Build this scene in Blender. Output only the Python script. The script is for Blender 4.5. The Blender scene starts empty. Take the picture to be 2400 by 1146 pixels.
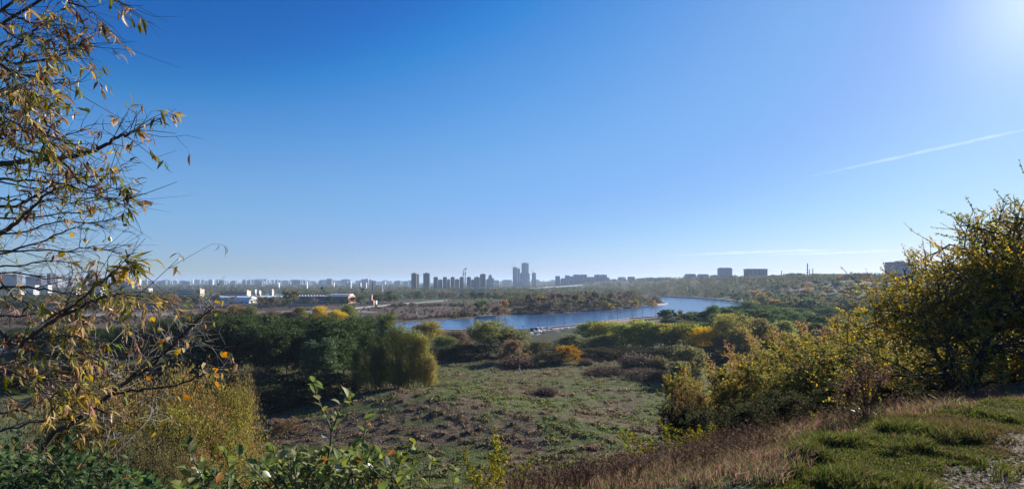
import bpy, math, random
import numpy as np
R = math.radians
rng = np.random.default_rng(11)
random.seed(11)
scene = bpy.context.scene
COL = scene.collection

# ------------------------------------------------------------------ camera
EYE = 35.0
F = 1200.0            # focal length in photo pixels (photo 2400 wide)
HORIZON = 660.0
cam_d = bpy.data.cameras.new('camera')
cam_d.sensor_width = 36.0
cam_d.lens = 18.0
cam_d.shift_y = (HORIZON - 573.0) / 2400.0
cam_d.clip_start = 0.05
cam_d.clip_end = 120000.0
cam = bpy.data.objects.new('camera', cam_d)
COL.objects.link(cam)
cam.location = (0, 0, EYE)
cam.rotation_euler = (R(90), 0, 0)
scene.camera = cam

def at(px, py, Y):
    return np.array([(px - 1200.0) / F * Y, Y, EYE - (py - HORIZON) / F * Y])

# ------------------------------------------------------------------ light
SUN_AZ, SUN_EL = 47.6, 22.0       # azimuth to the right of straight ahead
world = bpy.data.worlds.new('World')
scene.world = world
world.use_nodes = True
wn = world.node_tree.nodes
wl = world.node_tree.links
bg = wn['Background']
sky = wn.new('ShaderNodeTexSky')
sky.sky_type = 'NISHITA'
sky.sun_disc = False
sky.sun_elevation = R(SUN_EL)
sky.sun_rotation = R(SUN_AZ)
sky.altitude = 130.0
sky.air_density = 1.12
sky.dust_density = 0.22
sky.ozone_density = 6.0
grade = wn.new('ShaderNodeHueSaturation')      # a clear cold autumn sky: a little deeper blue than the model's
grade.inputs['Saturation'].default_value = 1.12
wl.new(sky.outputs['Color'], grade.inputs['Color'])
tint = wn.new('ShaderNodeMix'); tint.data_type = 'RGBA'; tint.blend_type = 'MULTIPLY'
tint.inputs['Factor'].default_value = 1.0
tint.inputs['B'].default_value = (0.97, 0.94, 1.06, 1)
wl.new(grade.outputs['Color'], tint.inputs['A'])
# tone of this clear, slightly hazy sky: deeper overhead, held back towards the horizon and the sun
SK_G = 0.0862
sc_in = wn.new('ShaderNodeVectorMath'); sc_in.operation = 'SCALE'; sc_in.inputs['Scale'].default_value = SK_G
wl.new(tint.outputs['Result'], sc_in.inputs[0])
crv = wn.new('ShaderNodeRGBCurve')
def set_curve(c, pts):
    c.points[0].location = (0, 0); c.points[1].location = (1, pts[-1][1])
    for x, y in pts[:-1]: c.points.new(x, y)
set_curve(crv.mapping.curves[0], [(0.045, 0.010), (0.06, 0.038), (0.105, 0.088), (0.15, 0.108), (0.27, 0.155), (0.42, 0.218), (0.7, 0.33), (1.0, 0.45)])
set_curve(crv.mapping.curves[1], [(0.123, 0.069), (0.157, 0.126), (0.25, 0.205), (0.40, 0.248), (0.60, 0.335), (0.8, 0.41), (1.0, 0.47)])
set_curve(crv.mapping.curves[2], [(0.315, 0.24), (0.40, 0.335), (0.55, 0.412), (0.7, 0.455), (1.0, 0.50)])
crv.mapping.update()
wl.new(sc_in.outputs[0], crv.inputs['Color'])
sc_out = wn.new('ShaderNodeVectorMath'); sc_out.operation = 'SCALE'; sc_out.inputs['Scale'].default_value = 1 / SK_G
wl.new(crv.outputs['Color'], sc_out.inputs[0])
# the pale aureole that thin haze makes round the sun
wtc = wn.new('ShaderNodeTexCoord')
dt = wn.new('ShaderNodeVectorMath'); dt.operation = 'DOT_PRODUCT'
dt.inputs[1].default_value = (math.sin(R(SUN_AZ)) * math.cos(R(SUN_EL)), math.cos(R(SUN_AZ)) * math.cos(R(SUN_EL)), math.sin(R(SUN_EL)))
nrm = wn.new('ShaderNodeVectorMath'); nrm.operation = 'NORMALIZE'
wl.new(wtc.outputs['Generated'], nrm.inputs[0]); wl.new(nrm.outputs[0], dt.inputs[0])
cl = wn.new('ShaderNodeMath'); cl.operation = 'MAXIMUM'; cl.inputs[1].default_value = 0.0; wl.new(dt.outputs['Value'], cl.inputs[0])
pw = wn.new('ShaderNodeMath'); pw.operation = 'POWER'; pw.inputs[1].default_value = 230.0; wl.new(cl.outputs[0], pw.inputs[0])
am = wn.new('ShaderNodeVectorMath'); am.operation = 'SCALE'; am.inputs[0].default_value = (2.3, 2.2, 2.0); wl.new(pw.outputs[0], am.inputs['Scale'])
ad = wn.new('ShaderNodeVectorMath'); ad.operation = 'ADD'
wl.new(sc_out.outputs[0], ad.inputs[0]); wl.new(am.outputs[0], ad.inputs[1])
wl.new(ad.outputs[0], bg.inputs['Color'])
bg.inputs['Strength'].default_value = 0.0893
sd = bpy.data.lights.new('sun', 'SUN')
sd.energy = 5.0
sd.angle = R(0.53)
sd.color = (1.0, 0.93, 0.82)
sun = bpy.data.objects.new('sun', sd)
COL.objects.link(sun)
sun.rotation_euler = (R(90 - SUN_EL), 0, R(180 - SUN_AZ))
sun.location = (60, 60, 120)

scene.view_settings.view_transform = 'Standard'
scene.view_settings.look = 'None'
scene.view_settings.exposure = 0.95
scene.view_settings.gamma = 1.0
scene.view_settings.use_curve_mapping = False
cy = scene.cycles
cy.max_bounces = 6
cy.diffuse_bounces = 3
cy.glossy_bounces = 2
cy.transmission_bounces = 3
cy.volume_bounces = 1
cy.transparent_max_bounces = 8
cy.use_denoising = True
cy.denoiser = 'OPENIMAGEDENOISE'
cy.denoising_input_passes = 'RGB_ALBEDO_NORMAL'
cy.denoising_prefilter = 'ACCURATE'
cy.caustics_reflective = False
cy.caustics_refractive = False
cy.sample_clamp_indirect = 2.0
cy.sample_clamp_direct = 6.0
scene.render.use_persistent_data = False

# ------------------------------------------------------------------ noise
def _hash(ix, iy, seed):
    n = (ix.astype(np.int64) * 374761393 + iy.astype(np.int64) * 668265263 + seed * 1442695041) & 0x7fffffff
    n = ((n ^ (n >> 13)) * 1274126177) & 0x7fffffff
    n = (n ^ (n >> 16)) & 0x7fffffff
    return n / 2147483647.0

def vnoise(x, y, seed=0):
    ix = np.floor(x); iy = np.floor(y)
    fx = x - ix; fy = y - iy
    fx = fx * fx * (3 - 2 * fx); fy = fy * fy * (3 - 2 * fy)
    a = _hash(ix, iy, seed); b = _hash(ix + 1, iy, seed)
    c = _hash(ix, iy + 1, seed); d = _hash(ix + 1, iy + 1, seed)
    return (a * (1 - fx) + b * fx) * (1 - fy) + (c * (1 - fx) + d * fx) * fy

def fbm(x, y, seed=0, octv=4):
    s = 0; a = 0.5; t = 0
    for k in range(octv):
        s = s + a * vnoise(x * 2 ** k + 17.3 * k, y * 2 ** k - 9.1 * k, seed + k)
        t += a; a *= 0.5
    return s / t

def sstep(a, b, x):
    t = np.clip((x - a) / (b - a), 0, 1)
    return t * t * (3 - 2 * t)

# ------------------------------------------------------------------ river and terrain
NEAR_BANK = [(-900, 120), (-420, 190), (-220, 262), (-110, 340), (-60, 345), (12, 352), (52, 391), (106, 458), (141, 488), (250, 600), (330, 700),
             (366, 830), (380, 950), (372, 1080), (330, 1185), (200, 1300), (0, 1400), (-400, 1500), (-900, 1560)]
FAR_BANK = [(-900, 1300), (-400, 1270), (0, 1180), (120, 1100), (200, 1010), (238, 930), (250, 860), (240, 800), (212, 757), (180, 715), (142, 655), (104, 622), (60, 572),
            (23, 543), (2, 528), (-24, 492), (-56, 472), (-88, 442), (-120, 408), (-240, 345), (-450, 280), (-900, 210)]
RIVER = np.array(NEAR_BANK + FAR_BANK, float)

def river_sd(x, y):
    """signed distance to the river outline, negative on the water"""
    x = np.asarray(x, float); y = np.asarray(y, float)
    best = np.full(x.shape, 1e9); inside = np.zeros(x.shape, bool)
    n = len(RIVER)
    for i in range(n):
        ax, ay = RIVER[i]; bx, by = RIVER[(i + 1) % n]
        dx, dy = bx - ax, by - ay
        t = np.clip(((x - ax) * dx + (y - ay) * dy) / (dx * dx + dy * dy), 0, 1)
        d = np.hypot(x - ax - t * dx, y - ay - t * dy)
        best = np.minimum(best, d)
        c = (ay > y) != (by > y)
        with np.errstate(divide='ignore', invalid='ignore'):
            xi = ax + (y - ay) / (by - ay if by != ay else 1e-9) * dx
        inside ^= c & (x < xi)
    return np.where(inside, -best, best)

def edge_s(x, y):
    """metres beyond the rim of the bluff the camera stands on"""
    return (y - (3.6 + 0.5 * x) + 0.5 * np.sin(x * 0.9) * 0.35) * 0.894

def terrain(x, y):
    x = np.asarray(x, float); y = np.asarray(y, float)
    s = edge_s(x, y)
    sp = np.clip(s, 0, None)
    lin = 0.44 * sp
    a, b = 62.0, 94.0
    t = np.clip((sp - a) / (b - a), 0, 1)
    drop = np.where(sp < a, lin, 0.44 * a + (32.4 - 0.44 * a) * (1 - (1 - t) ** 2))
    soft = sstep(0, 3, sp)
    z = 33.35 - drop
    low = sstep(75, 100, sp)
    z = z + (fbm(x / 9, y / 9, 3) - 0.5) * 1.6 * sstep(3, 20, sp) * (1 - 0.6 * low)
    z = z + (fbm(x / 2.2, y / 2.2, 5, 3) - 0.5) * 0.55 * sstep(1, 8, sp) * (1 - sstep(300, 420, y))
    z = z + (fbm(x / 0.5, y / 0.5, 8, 3) - 0.5) * 0.06 * (1 - sstep(8, 40, np.hypot(x, y)))
    # low mound in the meadow in front of the light clump
    z = z + 5.4 * np.exp(-(((x + 24) / 26) ** 2 + ((y - 134) / 20) ** 2)) + 2.0 * np.exp(-(((x - 8) / 16) ** 2 + ((y - 118) / 12) ** 2))
    # high right bank
    h = sstep(385, 700, x + 0.10 * (y - 900)) * sstep(380, 900, y)
    z = z + (36 + 7 * (fbm(x / 260, y / 260, 21) - 0.5)) * h
    h2 = sstep(150, 420, x) * sstep(150, 330, y) * (1 - sstep(380, 600, y))
    z = z + 4.0 * h2
    m = (x > -1200) & (x < 800) & (y > 80) & (y < 1700)
    if np.any(m):
        sd_ = np.full(x.shape, 500.0)
        sd_[m] = river_sd(x[m], y[m])
        k = sstep(-1.0, 5.0, sd_)
        z = np.where(m, -2.0 + (z + 2.0) * k, z)
    return z

def gz(x, y):
    return float(terrain(np.array([x]), np.array([y]))[0])

# ------------------------------------------------------------------ mesh building
class Geo:
    def __init__(self):
        self.V = []; self.F = []; self.n = 0; self.C = []; self.M = []; self.S = []
    def add(self, v, f, col=(0.5, 0.5, 0.5), mat=0, smooth=False):
        v = np.asarray(v, float).reshape(-1, 3); f = np.asarray(f, int)
        self.V.append(v); self.F.append(f + self.n)
        c = np.asarray(col, float)
        if c.ndim == 1: c = np.tile(c, (len(v), 1))
        self.C.append(c)
        self.M.append(np.full(len(f), mat, int)); self.S.append(np.full(len(f), smooth, bool))
        self.n += len(v)
    def box(self, x0, x1, y0, y1, z0, z1, col=(0.5, 0.5, 0.5), mat=0):
        v = [(x0, y0, z0), (x1, y0, z0), (x1, y1, z0), (x0, y1, z0), (x0, y0, z1), (x1, y0, z1), (x1, y1, z1), (x0, y1, z1)]
        f = [(0, 3, 2, 1), (4, 5, 6, 7), (0, 1, 5, 4), (1, 2, 6, 5), (2, 3, 7, 6), (3, 0, 4, 7)]
        self.add(v, f, col, mat)
    def prism(self, poly, z0, z1, mat=0):
        p = np.asarray(poly, float); n = len(p)
        v = np.vstack([np.c_[p, np.full(n, z0)], np.c_[p, np.full(n, z1)]])
        q = [(i, (i + 1) % n, n + (i + 1) % n, n + i) for i in range(n)]
        self.add(v, q, mat=mat)
        if n == 4:
            self.add(v[n:], [(0, 1, 2, 3)], mat=mat)
        else:
            c = np.vstack([v[n:], [p[:, 0].mean(), p[:, 1].mean(), z1]])
            self.add(c, [(i, (i + 1) % n, n) for i in range(n)], mat=mat)
    def tube(self, pts, rad, sides=5, col=(0.5, 0.5, 0.5), mat=0, cap=True):
        p = np.asarray(pts, float); n = len(p)
        rad = np.broadcast_to(np.asarray(rad, float), (n,))
        d = np.gradient(p, axis=0); d /= np.linalg.norm(d, axis=1, keepdims=True) + 1e-12
        ref = np.array([0, 0, 1.0]) if abs(d[0, 2]) < 0.9 else np.array([1.0, 0, 0])
        u = np.cross(d, ref); u /= np.linalg.norm(u, axis=1, keepdims=True) + 1e-12
        w = np.cross(d, u)
        an = np.arange(sides) * 2 * math.pi / sides
        ring = p[:, None] + rad[:, None, None] * (np.cos(an)[None, :, None] * u[:, None] + np.sin(an)[None, :, None] * w[:, None])
        i = np.arange(n - 1)[:, None] * sides; j = np.arange(sides)[None]; k = (j + 1) % sides
        f = np.stack([i + j, i + k, i + sides + k, i + sides + j], -1).reshape(-1, 4)
        self.add(ring.reshape(-1, 3), f, col, mat, True)
        if cap:
            c = (n - 1) * sides + np.arange(sides)
            if sides == 4: self.add(ring[-1], [(0, 1, 2, 3)], col, mat)
            else:
                cv = np.vstack([ring[-1], p[-1:]])
                self.add(cv, [(a, (a + 1) % sides, sides) for a in range(sides)], col, mat)
    def quads(self, c, u, v, col, mat=0):
        """rhombus leaves: centres, half-vectors"""
        n = len(c)
        vv = np.stack([c - u, c - 0.15 * u + v, c + u, c - 0.15 * u - v], 1).reshape(-1, 3)
        f = np.arange(n * 4).reshape(n, 4)
        col = np.asarray(col, float)
        if col.ndim == 1: col = np.tile(col, (n, 1))
        self.add(vv, f, np.repeat(col, 4, 0), mat)
    def mesh(self, name, mats):
        me = bpy.data.meshes.new(name)
        V = np.vstack(self.V)
        me.vertices.add(len(V)); me.vertices.foreach_set('co', V.ravel())
        sizes = np.concatenate([np.full(len(f), f.shape[1]) for f in self.F if len(f)])
        loops = np.concatenate([f.ravel() for f in self.F if len(f)])
        me.loops.add(len(loops)); me.loops.foreach_set('vertex_index', loops.astype(np.int32))
        me.polygons.add(len(sizes))
        st = np.concatenate([[0], np.cumsum(sizes)[:-1]])
        me.polygons.foreach_set('loop_start', st.astype(np.int32))
        me.polygons.foreach_set('loop_total', sizes.astype(np.int32))
        me.polygons.foreach_set('material_index', np.concatenate(self.M).astype(np.int32))
        me.polygons.foreach_set('use_smooth', np.concatenate(self.S))
        C = np.vstack(self.C)
        at_ = me.attributes.new('col', 'FLOAT_COLOR', 'POINT')
        at_.data.foreach_set('color', np.c_[C, np.ones(len(C))].astype(np.float32).ravel())
        for m in (mats if isinstance(mats, (list, tuple)) else [mats]): me.materials.append(m)
        me.update(calc_edges=True)
        return me
    def build(self, name, mats, parent=None, label=None, cat=None, group=None, kind=None):
        o = bpy.data.objects.new(name, self.mesh(name, mats))
        COL.objects.link(o)
        if parent is not None: o.parent = parent
        tag(o, label, cat, group, kind)
        return o

def tag(o, label=None, cat=None, group=None, kind=None):
    if label: o['label'] = label
    if cat: o['category'] = cat
    if group: o['group'] = group
    if kind: o['kind'] = kind

def empty(name, loc, label, cat, group=None, rz=0.0):
    o = bpy.data.objects.new(name, None)
    o.empty_display_size = 0.3
    COL.objects.link(o)
    o.location = [float(a) for a in loc]; o.rotation_euler = (0, 0, rz)
    tag(o, label, cat, group)
    return o

def link_mesh(name, me, parent, color=None):
    o = bpy.data.objects.new(name, me)
    COL.objects.link(o); o.parent = parent
    if color is not None: o.color = (*color, 1.0)
    return o

# ------------------------------------------------------------------ materials
def new_mat(name):
    m = bpy.data.materials.new(name); m.use_nodes = True
    nt = m.node_tree
    for n in list(nt.nodes):
        if n.type != 'OUTPUT_MATERIAL': nt.nodes.remove(n)
    out = [n for n in nt.nodes if n.type == 'OUTPUT_MATERIAL'][0]
    return m, nt.nodes, nt.links, out

def leaf_material(name, use_object_color, translucency=0.4, gloss=0.0, rough=0.4):
    """leaf tissue: diffuse + translucent, colour from the tree's own colour and per-leaf variation"""
    m, N, L, out = new_mat(name)
    att = N.new('ShaderNodeAttribute'); att.attribute_name = 'col'
    if use_object_color:
        oi = N.new('ShaderNodeObjectInfo')
        hsv = N.new('ShaderNodeHueSaturation')
        sep = N.new('ShaderNodeSeparateColor'); L.new(att.outputs['Color'], sep.inputs['Color'])
        h = N.new('ShaderNodeMath'); h.operation = 'MULTIPLY_ADD'; L.new(sep.outputs['Red'], h.inputs[0]); h.inputs[1].default_value = 0.09; h.inputs[2].default_value = 0.455
        v = N.new('ShaderNodeMath'); v.operation = 'MULTIPLY_ADD'; L.new(sep.outputs['Green'], v.inputs[0]); v.inputs[1].default_value = 1.1; v.inputs[2].default_value = 0.45
        L.new(h.outputs[0], hsv.inputs['Hue']); L.new(v.outputs[0], hsv.inputs['Value'])
        L.new(oi.outputs['Color'], hsv.inputs['Color'])
        c = hsv.outputs['Color']
    else:
        c = att.outputs['Color']
    d = N.new('ShaderNodeBsdfDiffuse'); t = N.new('ShaderNodeBsdfTranslucent')
    L.new(c, d.inputs['Color'])
    tc = N.new('ShaderNodeHueSaturation'); tc.inputs['Hue'].default_value = 0.49; tc.inputs['Saturation'].default_value = 1.15; tc.inputs['Value'].default_value = 1.25
    L.new(c, tc.inputs['Color']); L.new(tc.outputs['Color'], t.inputs['Color'])
    mx = N.new('ShaderNodeMixShader'); mx.inputs[0].default_value = translucency
    L.new(d.outputs[0], mx.inputs[1]); L.new(t.outputs[0], mx.inputs[2])
    last = mx.outputs[0]
    if gloss > 0:
        g = N.new('ShaderNodeBsdfGlossy'); g.inputs['Roughness'].default_value = rough
        fr = N.new('ShaderNodeFresnel'); fr.inputs['IOR'].default_value = 1.42
        fm = N.new('ShaderNodeMath'); fm.operation = 'MULTIPLY'; fm.inputs[1].default_value = gloss; L.new(fr.outputs[0], fm.inputs[0])
        m2 = N.new('ShaderNodeMixShader'); L.new(fm.outputs[0], m2.inputs[0]); L.new(last, m2.inputs[1]); L.new(g.outputs[0], m2.inputs[2])
        last = m2.outputs[0]
    L.new(last, out.inputs['Surface'])
    return m

def simple_mat(name, color, rough=0.8, noise=0.25, scale=1.0, spec=0.3, bump=0.0, stretch=(1, 1, 1)):
    m, N, L, out = new_mat(name)
    p = N.new('ShaderNodeBsdfPrincipled'); p.inputs['Roughness'].default_value = rough; p.inputs['Specular IOR Level'].default_value = spec
    tc = N.new('ShaderNodeTexCoord'); mp = N.new('ShaderNodeMapping'); mp.inputs['Scale'].default_value = stretch
    L.new(tc.outputs['Object'], mp.inputs['Vector'])
    nz = N.new('ShaderNodeTexNoise'); nz.inputs['Scale'].default_value = scale; nz.inputs['Detail'].default_value = 5
    L.new(mp.outputs[0], nz.inputs['Vector'])
    mx = N.new('ShaderNodeMix'); mx.data_type = 'RGBA'
    c = np.array(color)
    mx.inputs['A'].default_value = (*np.clip(c * (1 - noise), 0, 1), 1); mx.inputs['B'].default_value = (*np.clip(c * (1 + noise), 0, 1), 1)
    L.new(nz.outputs['Fac'], mx.inputs['Factor']); L.new(mx.outputs['Result'], p.inputs['Base Color'])
    if bump:
        b = N.new('ShaderNodeBump'); b.inputs['Strength'].default_value = bump; b.inputs['Distance'].default_value = 0.02
        L.new(nz.outputs['Fac'], b.inputs['Height']); L.new(b.outputs[0], p.inputs['Normal'])
    L.new(p.outputs[0], out.inputs['Surface'])
    return m

def attr_mat(name, rough=0.85, spec=0.2):
    m, N, L, out = new_mat(name)
    p = N.new('ShaderNodeBsdfPrincipled'); p.inputs['Roughness'].default_value = rough; p.inputs['Specular IOR Level'].default_value = spec
    a = N.new('ShaderNodeAttribute'); a.attribute_name = 'col'
    L.new(a.outputs['Color'], p.inputs['Base Color']); L.new(p.outputs[0], out.inputs['Surface'])
    return m

M_FOL = leaf_material('foliage', True, 0.6)
M_FARFOL = leaf_material('distant_foliage', False, 0.42)
M_LEAF = leaf_material('leaf', False, 0.5, gloss=0.2, rough=0.5)
M_DRYLEAF = leaf_material('dry_leaf', False, 0.45, gloss=0.08, rough=0.5)
M_GRASS = leaf_material('grass_blade', False, 0.5)
M_BARK = simple_mat('bark', (0.075, 0.062, 0.05), 0.9, 0.5, 6.0, 0.15, 0.5, (1, 1, 0.25))
M_TWIG = simple_mat('twig', (0.055, 0.045, 0.04), 0.75, 0.4, 12.0, 0.3)
# ------------------------------------------------------------------ ground sheet
def land_color(x, y):
    s = edge_s(x, y)
    n1 = fbm(x / 14, y / 14, 31); n2 = fbm(x / 4, y / 4, 41); n3 = fbm(x / 60, y / 60, 51)
    green = np.array([0.095, 0.115, 0.045]); brown = np.array([0.135, 0.106, 0.07]); dry = np.array([0.13, 0.09, 0.055])
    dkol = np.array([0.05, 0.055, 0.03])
    w = sstep(0.39, 0.60, 0.55 * n1 + 0.45 * n2)[:, None]
    c = green * (1 - w) + brown * w
    # brighter green belt before the far bushes
    k = (sstep(130, 165, y) * (1 - sstep(205, 225, y)) * sstep(0.35, 0.6, n1))[:, None] * 0.6
    c = c * (1 - k) + np.array([0.10, 0.13, 0.035]) * k
    k = ((1 - sstep(30, 75, s)) * sstep(1.0, 3.0, s))[:, None] * 0.8
    c = c * (1 - k) + dry * k
    # beyond the first trees: dark litter, then fields over the river
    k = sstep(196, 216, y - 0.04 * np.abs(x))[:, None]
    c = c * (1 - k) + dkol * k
    k = (sstep(400, 430, y - 0.25 * x))[:, None]
    fld = np.array([0.098, 0.072, 0.056]) * (0.8 + 0.5 * n3[:, None])
    fld = fld * (1 - sstep(0.55, 0.7, n3)[:, None] * 0.4)
    c = c * (1 - k) + fld * k
    k = sstep(900, 1000, y)[:, None]
    c = c * (1 - k) + np.array([0.065, 0.075, 0.04]) * k
    k = (sstep(930, 945, y) * (1 - sstep(1010, 1030, y)) * (x > -320) * (x < 60))[:, None]
    c = c * (1 - k) + np.array([0.10, 0.15, 0.05]) * k
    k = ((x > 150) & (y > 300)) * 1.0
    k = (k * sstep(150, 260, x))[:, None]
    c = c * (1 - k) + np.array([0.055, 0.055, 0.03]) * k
    # sandy building ground along the near embankment
    k = (sstep(330, 345, y - 0.9 * np.clip(x, 0, None)) * (1 - sstep(370, 392, y - 0.9 * np.clip(x, 0, None))) * sstep(-60, -30, x) * (1 - sstep(150, 180, x)) * (y < 520))[:, None]
    c = c * (1 - k) + np.array([0.27, 0.21, 0.16]) * k
    k = sstep(6, 1, np.abs(river_sd(x, y)))[:, None] * 0.8
    c = c * (1 - k) + np.array([0.17, 0.15, 0.11]) * k
    # verge and trodden path at the camera
    near = (1 - sstep(0.0, 1.2, s + 1.2 * (n2 - 0.5)))[:, None] * (np.hypot(x, y) < 60)[:, None]
    vg = np.array([0.055, 0.062, 0.025]) * (0.7 + 0.6 * fbm(x / 0.5, y / 0.5, 71)[:, None])
    c = c * (1 - near) + vg * near
    pd = (2.15 + 0.64 * x) - y + 0.7 * (fbm(x / 0.6, y / 0.6, 61) - 0.5)
    pk = (sstep(0.0, 0.45, pd) * (np.hypot(x, y) < 80))[:, None]
    ptc = np.array([0.165, 0.118, 0.09]) * (0.75 + 0.5 * fbm(x / 0.35, y / 0.35, 81)[:, None])
    c = c * (1 - pk) + ptc * pk
    return c

def ground_material():
    m, N, L, out = new_mat('ground')
    p = N.new('ShaderNodeBsdfPrincipled'); p.inputs['Roughness'].default_value = 0.95; p.inputs['Specular IOR Level'].default_value = 0.1
    a = N.new('ShaderNodeAttribute'); a.attribute_name = 'col'
    tc = N.new('ShaderNodeTexCoord')
    n1 = N.new('ShaderNodeTexNoise'); n1.inputs['Scale'].default_value = 0.9; n1.inputs['Detail'].default_value = 8; n1.inputs['Roughness'].default_value = 0.65
    n2 = N.new('ShaderNodeTexNoise'); n2.inputs['Scale'].default_value = 14.0; n2.inputs['Detail'].default_value = 6
    for n in (n1, n2): L.new(tc.outputs['Object'], n.inputs['Vector'])
    mm = N.new('ShaderNodeMath'); mm.operation = 'MULTIPLY'; L.new(n1.outputs['Fac'], mm.inputs[0]); L.new(n2.outputs['Fac'], mm.inputs[1])
    mr = N.new('ShaderNodeMapRange'); mr.inputs['From Min'].default_value = 0.1; mr.inputs['From Max'].default_value = 0.42; mr.inputs['To Min'].default_value = 0.45; mr.inputs['To Max'].default_value = 1.5
    L.new(mm.outputs[0], mr.inputs['Value'])
    hs = N.new('ShaderNodeHueSaturation'); L.new(a.outputs['Color'], hs.inputs['Color']); L.new(mr.outputs[0], hs.inputs['Value'])
    L.new(hs.outputs['Color'], p.inputs['Base Color'])
    b = N.new('ShaderNodeBump'); b.inputs['Strength'].default_value = 0.8; b.inputs['Distance'].default_value = 0.12
    L.new(mm.outputs[0], b.inputs['Height']); L.new(b.outputs[0], p.inputs['Normal'])
    L.new(p.outputs[0], out.inputs['Surface'])
    return m

def build_ground():
    r1 = np.geomspace(0.6, 100, 150)
    inv = np.linspace(1 / 100.0, 1 / 1900.0, 330)[1:]
    r2 = 1 / inv
    r3 = np.geomspace(1900, 32000, 36)[1:]
    r = np.concatenate([r1, r2, r3])
    a_front = np.linspace(-52, 52, 620)
    a_back = np.linspace(52, 308, 90)[1:-1]
    an = np.radians(np.concatenate([a_front, a_back]))
    nr, na = len(r), len(an)
    X = (r[:, None] * np.sin(an)[None]).ravel(); Y = (r[:, None] * np.cos(an)[None]).ravel()
    Z = terrain(X, Y)
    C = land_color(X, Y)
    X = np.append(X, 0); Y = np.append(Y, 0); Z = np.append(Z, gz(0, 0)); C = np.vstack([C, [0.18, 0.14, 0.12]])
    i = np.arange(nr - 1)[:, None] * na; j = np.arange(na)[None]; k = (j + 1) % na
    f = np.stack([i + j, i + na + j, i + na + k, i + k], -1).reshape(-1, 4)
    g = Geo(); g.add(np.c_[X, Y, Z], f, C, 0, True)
    cc = nr * na
    g.F.append(np.array([(a, (a + 1) % na, cc) for a in range(na)])[:, ::-1]); g.M.append(np.zeros(na, int)); g.S.append(np.ones(na, bool))
    g.build('ground', ground_material(), kind='structure', label='grassy bluff, meadow and flat river plain reaching the horizon')
build_ground()

# ------------------------------------------------------------------ water
def water_material():
    m, N, L, out = new_mat('river_water')
    p = N.new('ShaderNodeBsdfPrincipled')
    p.inputs['Base Color'].default_value = (0.03, 0.085, 0.19, 1); p.inputs['Roughness'].default_value = 0.2; p.inputs['IOR'].default_value = 1.33
    tc = N.new('ShaderNodeTexCoord')
    mp = N.new('ShaderNodeMapping'); mp.inputs['Scale'].default_value = (0.5, 1.6, 1); mp.inputs['Rotation'].default_value = (0, 0, R(-20))
    L.new(tc.outputs['Object'], mp.inputs['Vector'])
    n = N.new('ShaderNodeTexNoise'); n.inputs['Scale'].default_value = 0.55; n.inputs['Detail'].default_value = 4
    L.new(mp.outputs[0], n.inputs['Vector'])
    mp2 = N.new('ShaderNodeMapping'); mp2.inputs['Scale'].default_value = (0.012, 0.05, 1); mp2.inputs['Rotation'].default_value = (0, 0, R(-12))
    L.new(tc.outputs['Object'], mp2.inputs['Vector'])
    n2 = N.new('ShaderNodeTexNoise'); n2.inputs['Scale'].default_value = 1.0; n2.inputs['Detail'].default_value = 3
    L.new(mp2.outputs[0], n2.inputs['Vector'])
    mr = N.new('ShaderNodeMapRange'); mr.inputs['From Min'].default_value = 0.38; mr.inputs['From Max'].default_value = 0.68; mr.inputs['To Min'].default_value = 0.12; mr.inputs['To Max'].default_value = 0.8
    L.new(n2.outputs['Fac'], mr.inputs['Value'])
    b = N.new('ShaderNodeBump'); b.inputs['Distance'].default_value = 0.22
    L.new(mr.outputs[0], b.inputs['Strength'])
    L.new(n.outputs['Fac'], b.inputs['Height']); L.new(b.outputs[0], p.inputs['Normal'])
    L.new(p.outputs[0], out.inputs['Surface'])
    return m

def build_water():
    bm_v = [(-1200, 60, 0.0), (900, 60, 0.0), (900, 1750, 0.0), (-1200, 1750, 0.0)]
    # a sheet over the river only: strips between the two banks
    nb = np.array(NEAR_BANK, float); fb = np.array(FAR_BANK[::-1], float)
    def resample(p, n):
        d = np.r_[0, np.cumsum(np.hypot(*np.diff(p, axis=0).T))]
        t = np.linspace(0, d[-1], n)
        return np.c_[np.interp(t, d, p[:, 0]), np.interp(t, d, p[:, 1])]
    cx, cyy = RIVER[:, 0].mean(), RIVER[:, 1].mean()
    import bmesh
    bm = bmesh.new()
    # slightly widened outline, so that the sloping bank cuts the water's edge
    n = len(RIVER); out = []
    for i in range(n):
        a, b, c = RIVER[i - 1], RIVER[i], RIVER[(i + 1) % n]
        d1 = (b - a) / np.hypot(*(b - a)); d2 = (c - b) / np.hypot(*(c - b))
        nn = np.array([d1[1] + d2[1], -(d1[0] + d2[0])]); nn /= np.hypot(*nn) + 1e-9
        out.append(b + nn * 4.0)
    vs = [bm.verts.new((p[0], p[1], 0.0)) for p in out]
    f = bm.faces.new(vs)
    bmesh.ops.triangulate(bm, faces=[f])
    me = bpy.data.meshes.new('river_water'); bm.to_mesh(me); bm.free()
    me.materials.append(water_material())
    o = bpy.data.objects.new('river_water', me); COL.objects.link(o)
    tag(o, 'blue river bending past the wooded point, rippled by wind', kind='structure')
build_water()

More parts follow.
